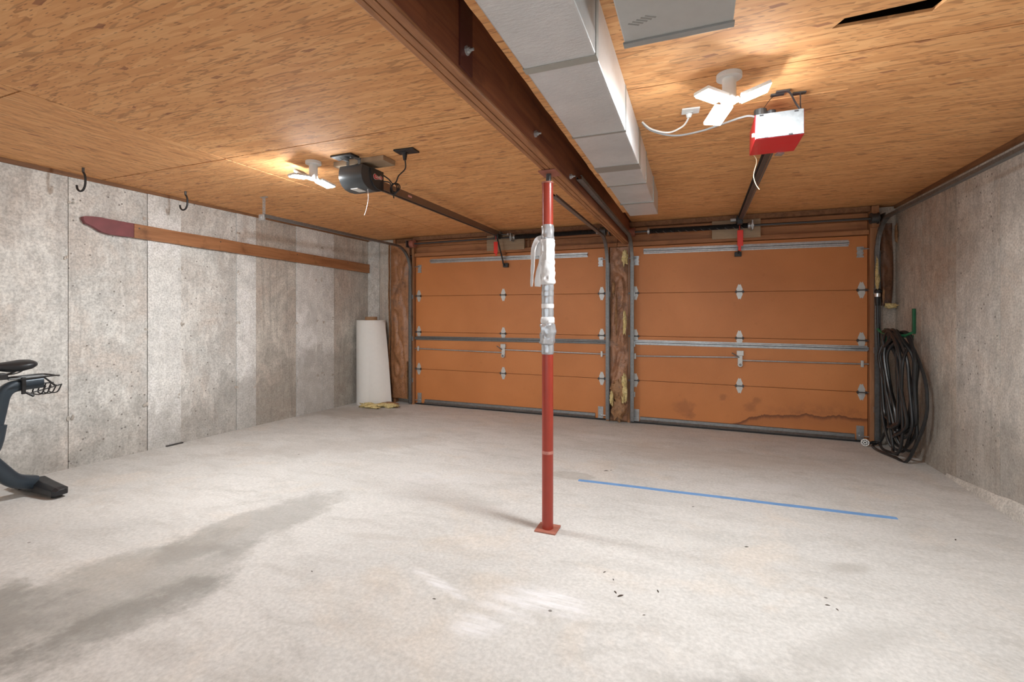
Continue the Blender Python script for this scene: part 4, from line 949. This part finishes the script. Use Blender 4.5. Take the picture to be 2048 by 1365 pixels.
# last turn spreads on the floor and ends at the nozzle
pts += [hp(.5, 1.16, .05), hp(.72, 1.05, .03), hp(.98, .78, .01), hp(1.02, .5, .01), hp(.9, .24, .04)]
fz = lambda p: Vector((p[0], p[1], zf(p[1]) + .016))
pts += [fz((1.70, 5.05)), fz((1.66, 5.17)), fz((1.60, 5.42)), fz((1.625, 5.62)), Vector((1.70, 5.66, .06)), Vector((1.73, 5.58, .22)), hp(.1, .30, .05)]
MB().tube(smooth_path(pts, 7), .0125, 8).build('hose_coil', 'rubber', hs, True)
up = smooth_path([hp(.05, .25, .06), Vector((1.72, 5.60, .45)), Vector((1.705, 5.68, .8)), Vector((1.69, 5.70, 1.15)), Vector((1.685, 5.70, 1.47))], 8)
MB().tube(up, .0115, 8).build('hose_tail', 'rubber', hs, True)
MB().cyl((1.685, 5.70, 1.40), (1.685, 5.70, 1.49), .016, 12, .026).build('rubber_sleeve', 'black', hs, True)
MB().cyl((1.685, 5.70, 1.49), (1.686, 5.70, 1.525), .026, 16).build('coupling', 'silver', hs, True)
MB().sphere((1.692, 5.705, 1.545), (.032, .03, .03)).build('tap_cap', 'black', hs, True)
end = smooth_path([fz((1.72, 5.30)), fz((1.66, 5.45)), Vector((1.67, 5.60, .045)), Vector((1.63, 5.62, .05)), Vector((1.585, 5.60, .035))], 6)
MB().tube(end, .0125, 8).build('hose_end', 'rubber', hs, True)
nz = Vector((1.555, 5.60, .043)); nd = Vector((-.25, -.96, .1)).normalized(); ns = nd.cross(Vector((0, 0, 1))).normalized(); nu = ns.cross(nd)
MB().tube([nz - nd * .03, nz], [.03, .036], 20).build('nozzle_body', 'black', hs, True)
MB().tube([nz, nz + nd * .006], [.036, .034], 20).build('nozzle_face', 'white', hs, True)
mb = MB()
for k in range(8): a = 2 * PI * k / 8; q = nz + nd * .006 + (ns * math.cos(a) + nu * math.sin(a)) * .021; mb.tube([q, q + nd * .002], .0062, 8)
q = nz + nd * .006; mb.tube([q, q + nd * .002], .008, 8); mb.build('spray_hole', 'black', hs)
hg = thing('hose_hanger', (1.80, 5.25, 1.15), 'green steel hose hanger fixed to the right concrete wall', 'hanger')
c0 = hp(.38, 1.10, .0)
MB().tube(smooth_path([hp(.05, 1.175, .12), hp(.14, 1.14, .10), hp(.38, 1.128, .08), hp(.62, 1.135, .05), hp(.75, 1.16, .04)], 6), .011, 8).build('saddle_bar', 'green', hg, True)
MB().box(1.66, 1.685, 5.38, 5.46, 1.045, 1.15).build('front_flap', 'green', hg, bevel=.004)
MB().box(1.655, 1.672, 5.40, 5.425, 1.12, 1.185).build('front_lip', 'green', hg, bevel=.003)
MB().box(1.685, XR, 5.36, 5.40, 1.10, 1.125).build('wall_arm', 'green', hg, bevel=.003)
MB().box(1.835, 1.857, 5.31, 5.335, 1.14, 1.37).build('back_plate', 'green', hg, bevel=.003)

# ================================================================== EXERCISE BIKE at the left edge
bk = thing('exercise_bike', (-4.2, 1.3, zf(1.3)), 'dark slate exercise bike with black saddle, cut off by the left edge', 'bike')
BX = -4.17
rings = []                     # saddle
for (y, w, zt, zb) in ((1.44, .012, 1.003, .985), (1.47, .022, 1.012, .975), (1.53, .032, 1.016, .968), (1.59, .052, 1.014, .958), (1.64, .075, 1.020, .942), (1.69, .090, 1.026, .945), (1.73, .085, 1.024, .955), (1.755, .06, 1.014, .97), (1.763, .03, 1.004, .983)):
    rings.append([(BX + w * math.cos(a), y, (zt + zb) / 2 + (zt - zb) / 2 * math.sin(a) * (1 if math.sin(a) > 0 else .9)) for a in (2 * PI * k / 18 for k in range(18))])
MB().loft(rings).build('saddle', 'bike_black', bk, 60)
MB().tube(smooth_path([(BX - .022, 1.50, .965), (BX - .025, 1.58, .935), (BX - .025, 1.66, .94), (BX - .03, 1.69, .955)], 5), .004, 6).tube(smooth_path([(BX + .022, 1.50, .965), (BX + .025, 1.58, .935), (BX + .025, 1.66, .94), (BX + .03, 1.69, .955)], 5), .004, 6).build('saddle_rails', 'steel_dark', bk, True)
MB().box(BX - .035, BX + .035, 1.545, 1.62, .905, .945).build('saddle_clamp', 'black', bk, bevel=.006)
def rr_sweep(path, w, h, name, m):        # rounded box section along a path in the YZ plane
    P = smooth_path(path, 5); n = 14; rings = []
    for i, p in enumerate(P):
        t = (P[min(i + 1, len(P) - 1)] - P[max(i - 1, 0)]).normalized(); s = Vector((1, 0, 0)); u = t.cross(s).normalized()
        rings.append([p + s * (w * (abs(math.cos(a)) ** .6) * (1 if math.cos(a) >= 0 else -1)) + u * (h * (abs(math.sin(a)) ** .6) * (1 if math.sin(a) >= 0 else -1)) for a in (2 * PI * k / n for k in range(n))])
    return MB().loft(rings).build(name, m, bk, 60)
rr_sweep([(BX, 1.80, .862), (BX, 1.70, .858), (BX, 1.64, .845), (BX, 1.605, .80), (BX, 1.585, .70), (BX, 1.56, .56)], .032, .038, 'seat_post', 'bike')
rr_sweep([(BX, 1.57, .62), (BX, 1.53, .45), (BX, 1.40, .36), (BX, 1.15, .36), (BX, .80, .50)], .038, .055, 'main_frame', 'bike')
rr_sweep([(BX, 1.50, .46), (BX, 1.585, .33), (BX, 1.66, .235), (BX, 1.76, .19)], .045, .045, 'rear_strut', 'bike')
rr_sweep([(BX, .80, .50), (BX, .70, .75), (BX, .66, 1.12)], .032, .035, 'handlebar_post', 'bike')
rr_sweep([(BX, .80, .50), (BX, .62, .30), (BX, .55, .19)], .045, .04, 'front_strut', 'bike')
MB().cyl((BX - .02, .78, .40), (BX + .02, .78, .40), .23, 40).build('flywheel', 'bike_black', bk, True)
MB().tube(smooth_path([(BX - .22, .90, 1.18), (BX - .22, .66, 1.16), (BX, .64, 1.14), (BX + .22, .66, 1.16), (BX + .22, .90, 1.18)], 6), .016, 10).build('handlebar', 'bike_black', bk, True)
MB().tube([(BX - .09, 1.22, .30), (BX + .09, 1.22, .30)], .02, 10).tube([(BX + .09, 1.22, .30), (BX + .09, 1.30, .16)], .012, 8).tube([(BX - .09, 1.22, .30), (BX - .09, 1.14, .44)], .012, 8).build('crank', 'steel_dark', bk, True)
for y, nm in ((1.79, 'rear_foot'), (.53, 'front_foot')):
    z = zf(y); rings = []
    for (x, h, w) in ((BX - .27, .035, .03), (BX - .25, .05, .045), (BX - .08, .07, .05), (BX, .085, .052), (BX + .08, .07, .05), (BX + .235, .05, .045), (BX + .262, .035, .03)):
        rings.append([(x, y - w, z + .022), (x, y + w, z + .022), (x, y + w, z + .022 + h * .7), (x, y + w * .5, z + .022 + h), (x, y - w * .5, z + .022 + h), (x, y - w, z + .022 + h * .7)])
    ft = MB().loft(rings).build(nm, 'bike_black', bk, bevel=.004)
    for dx in (-.2, .2): MB().cyl((BX + dx, y, z), (BX + dx, y, z + .025), .028, 14).build('levelling_pad', 'black', ft, True)
# weight rack behind the saddle: two trays of bent wire
for s in (1,):
    xx = BX + .05; mb = MB()
    for k in range(4):
        y = 1.755 + k * .028
        mb.tube(smooth_path([(xx - .055, y + .015, .855), (xx - .055, y, .795), (xx + .055, y - .005, .795), (xx + .055, y + .02, .845)], 4), .0042, 6)
    mb.tube([(xx - .055, 1.765, .855), (xx - .055, 1.865, .850)], .0042, 6).tube([(xx + .055, 1.70, .81), (xx + .055, 1.862, .845)], .0042, 6)
    mb.build('weight_tray', 'black', bk, True)
MB().tube(smooth_path([(BX - .09, 1.66, .905), (BX - .09, 1.83, .908), (BX, 1.885, .895), (BX + .09, 1.83, .908), (BX + .09, 1.66, .905)], 6), .005, 7).tube([(BX + .02, 1.80, .90), (BX + .03, 1.86, .83)], .006, 6).build('rack_frame', 'black', bk, True)
MB().tube([(BX - .03, 1.62, .905), (BX - .03, 1.82, .905)], .006, 8).tube([(BX + .03, 1.62, .905), (BX + .03, 1.82, .905)], .006, 8).build('slide_rail', 'steel_dark', bk, True)
MB().box(BX + .033, BX + .05, 1.68, 1.70, .80, .91).tube([(BX + .045, 1.70, .81), (BX + .06, 1.735, .78)], .008, 8).build('seat_lever', 'black', bk, bevel=.003)

# ================================================================== FLOOR: TAPE, SCRAPS
rings = []; n = 60
for i in range(n + 1):
    u = i / n; x = -.834 + 1.994 * u; y = 3.493 + .084 * u + .004 * mnoise.noise((x * 3, 0, 0)); w = .0215 + .0012 * mnoise.noise((x * 9, 4, 0))
    if i == n: w *= .8
    rings.append([(x, y - w, zf(y) - .0004), (x, y + w, zf(y) - .0004), (x, y + w, zf(y) + .0016), (x, y - w, zf(y) + .0016)])
tag(MB().loft(rings).build('floor_tape', 'blue_tape'), 'long strip of blue masking tape stuck across the concrete floor', 'tape')
sc = [(1240, 940), ]
leaf0 = None
LEAF = ['curled dark leaf scrap on the floor just beyond the blue tape start', 'smaller leaf crumb right behind the curled one beyond the blue tape', 'largest round leaf scrap on the floor right of the white scuffs',
        'thin leaf stem touching the largest round scrap by the white scuffs', 'small leaf scrap on the floor in front of the blue tape middle', 'round leaf crumb on the floor between red post and white scuffs',
        'thin leaf crumb just right of the round one below the red post', 'tiny leaf crumb at the left end of the white scuffs', 'long thin leaf stem on the floor to the right of the scuffs',
        'tiniest leaf crumb on the floor right beside the white scuffs', 'lone leaf crumb on the floor left of the white scuffs', 'leaf scrap on the floor near the right end of the blue tape',
        'leaf stem lying just in front of the blue tape left half', 'leaf scrap on the open floor at lower right, larger of the pair', 'leaf crumb on the open floor at lower right, smaller of the pair']
for i, (x, y, s, a) in enumerate([(-.68, 3.80, .03, .4), (-.645, 3.83, .018, 1.2), (-.31, 2.08, .028, .8), (-.335, 2.10, .02, 2.2), (.25, 2.80, .02, .3), (-.41, 2.25, .016, 1.), (-.36, 2.20, .014, 2.), (-1.05, 1.75, .014, .2), (-.16, 2.18, .02, 1.9), (-.20, 1.98, .012, .5), (-1.7, 1.72, .013, 2.6), (1.35, 3.35, .02, 1.1), (-.02, 3.28, .016, .6), (.52, 2.35, .018, .2), (.55, 2.33, .014, 2.)]):
    if leaf0 is None:
        P = [(1, 0, 0), (.5, .35, .12), (-.1, .42, .2), (-.7, .2, .08), (-1, 0, .02), (-.6, -.3, .15), (.1, -.38, .22), (.6, -.25, .1)]
        leaf0 = MB().prism([Vector(p) for p in P], (0, 0, .08)).build('dry_leaf', 'leaf'); o = leaf0
    else: o = leaf0.copy(); COL.objects.link(o)
    o.location = (x, y, zf(y) + .0005); o.rotation_euler = (0, 0, a); o.scale = (s * .6, s * .45, s * .3)
    tag(o, LEAF[i], 'leaf', 'leaf scraps on the floor')
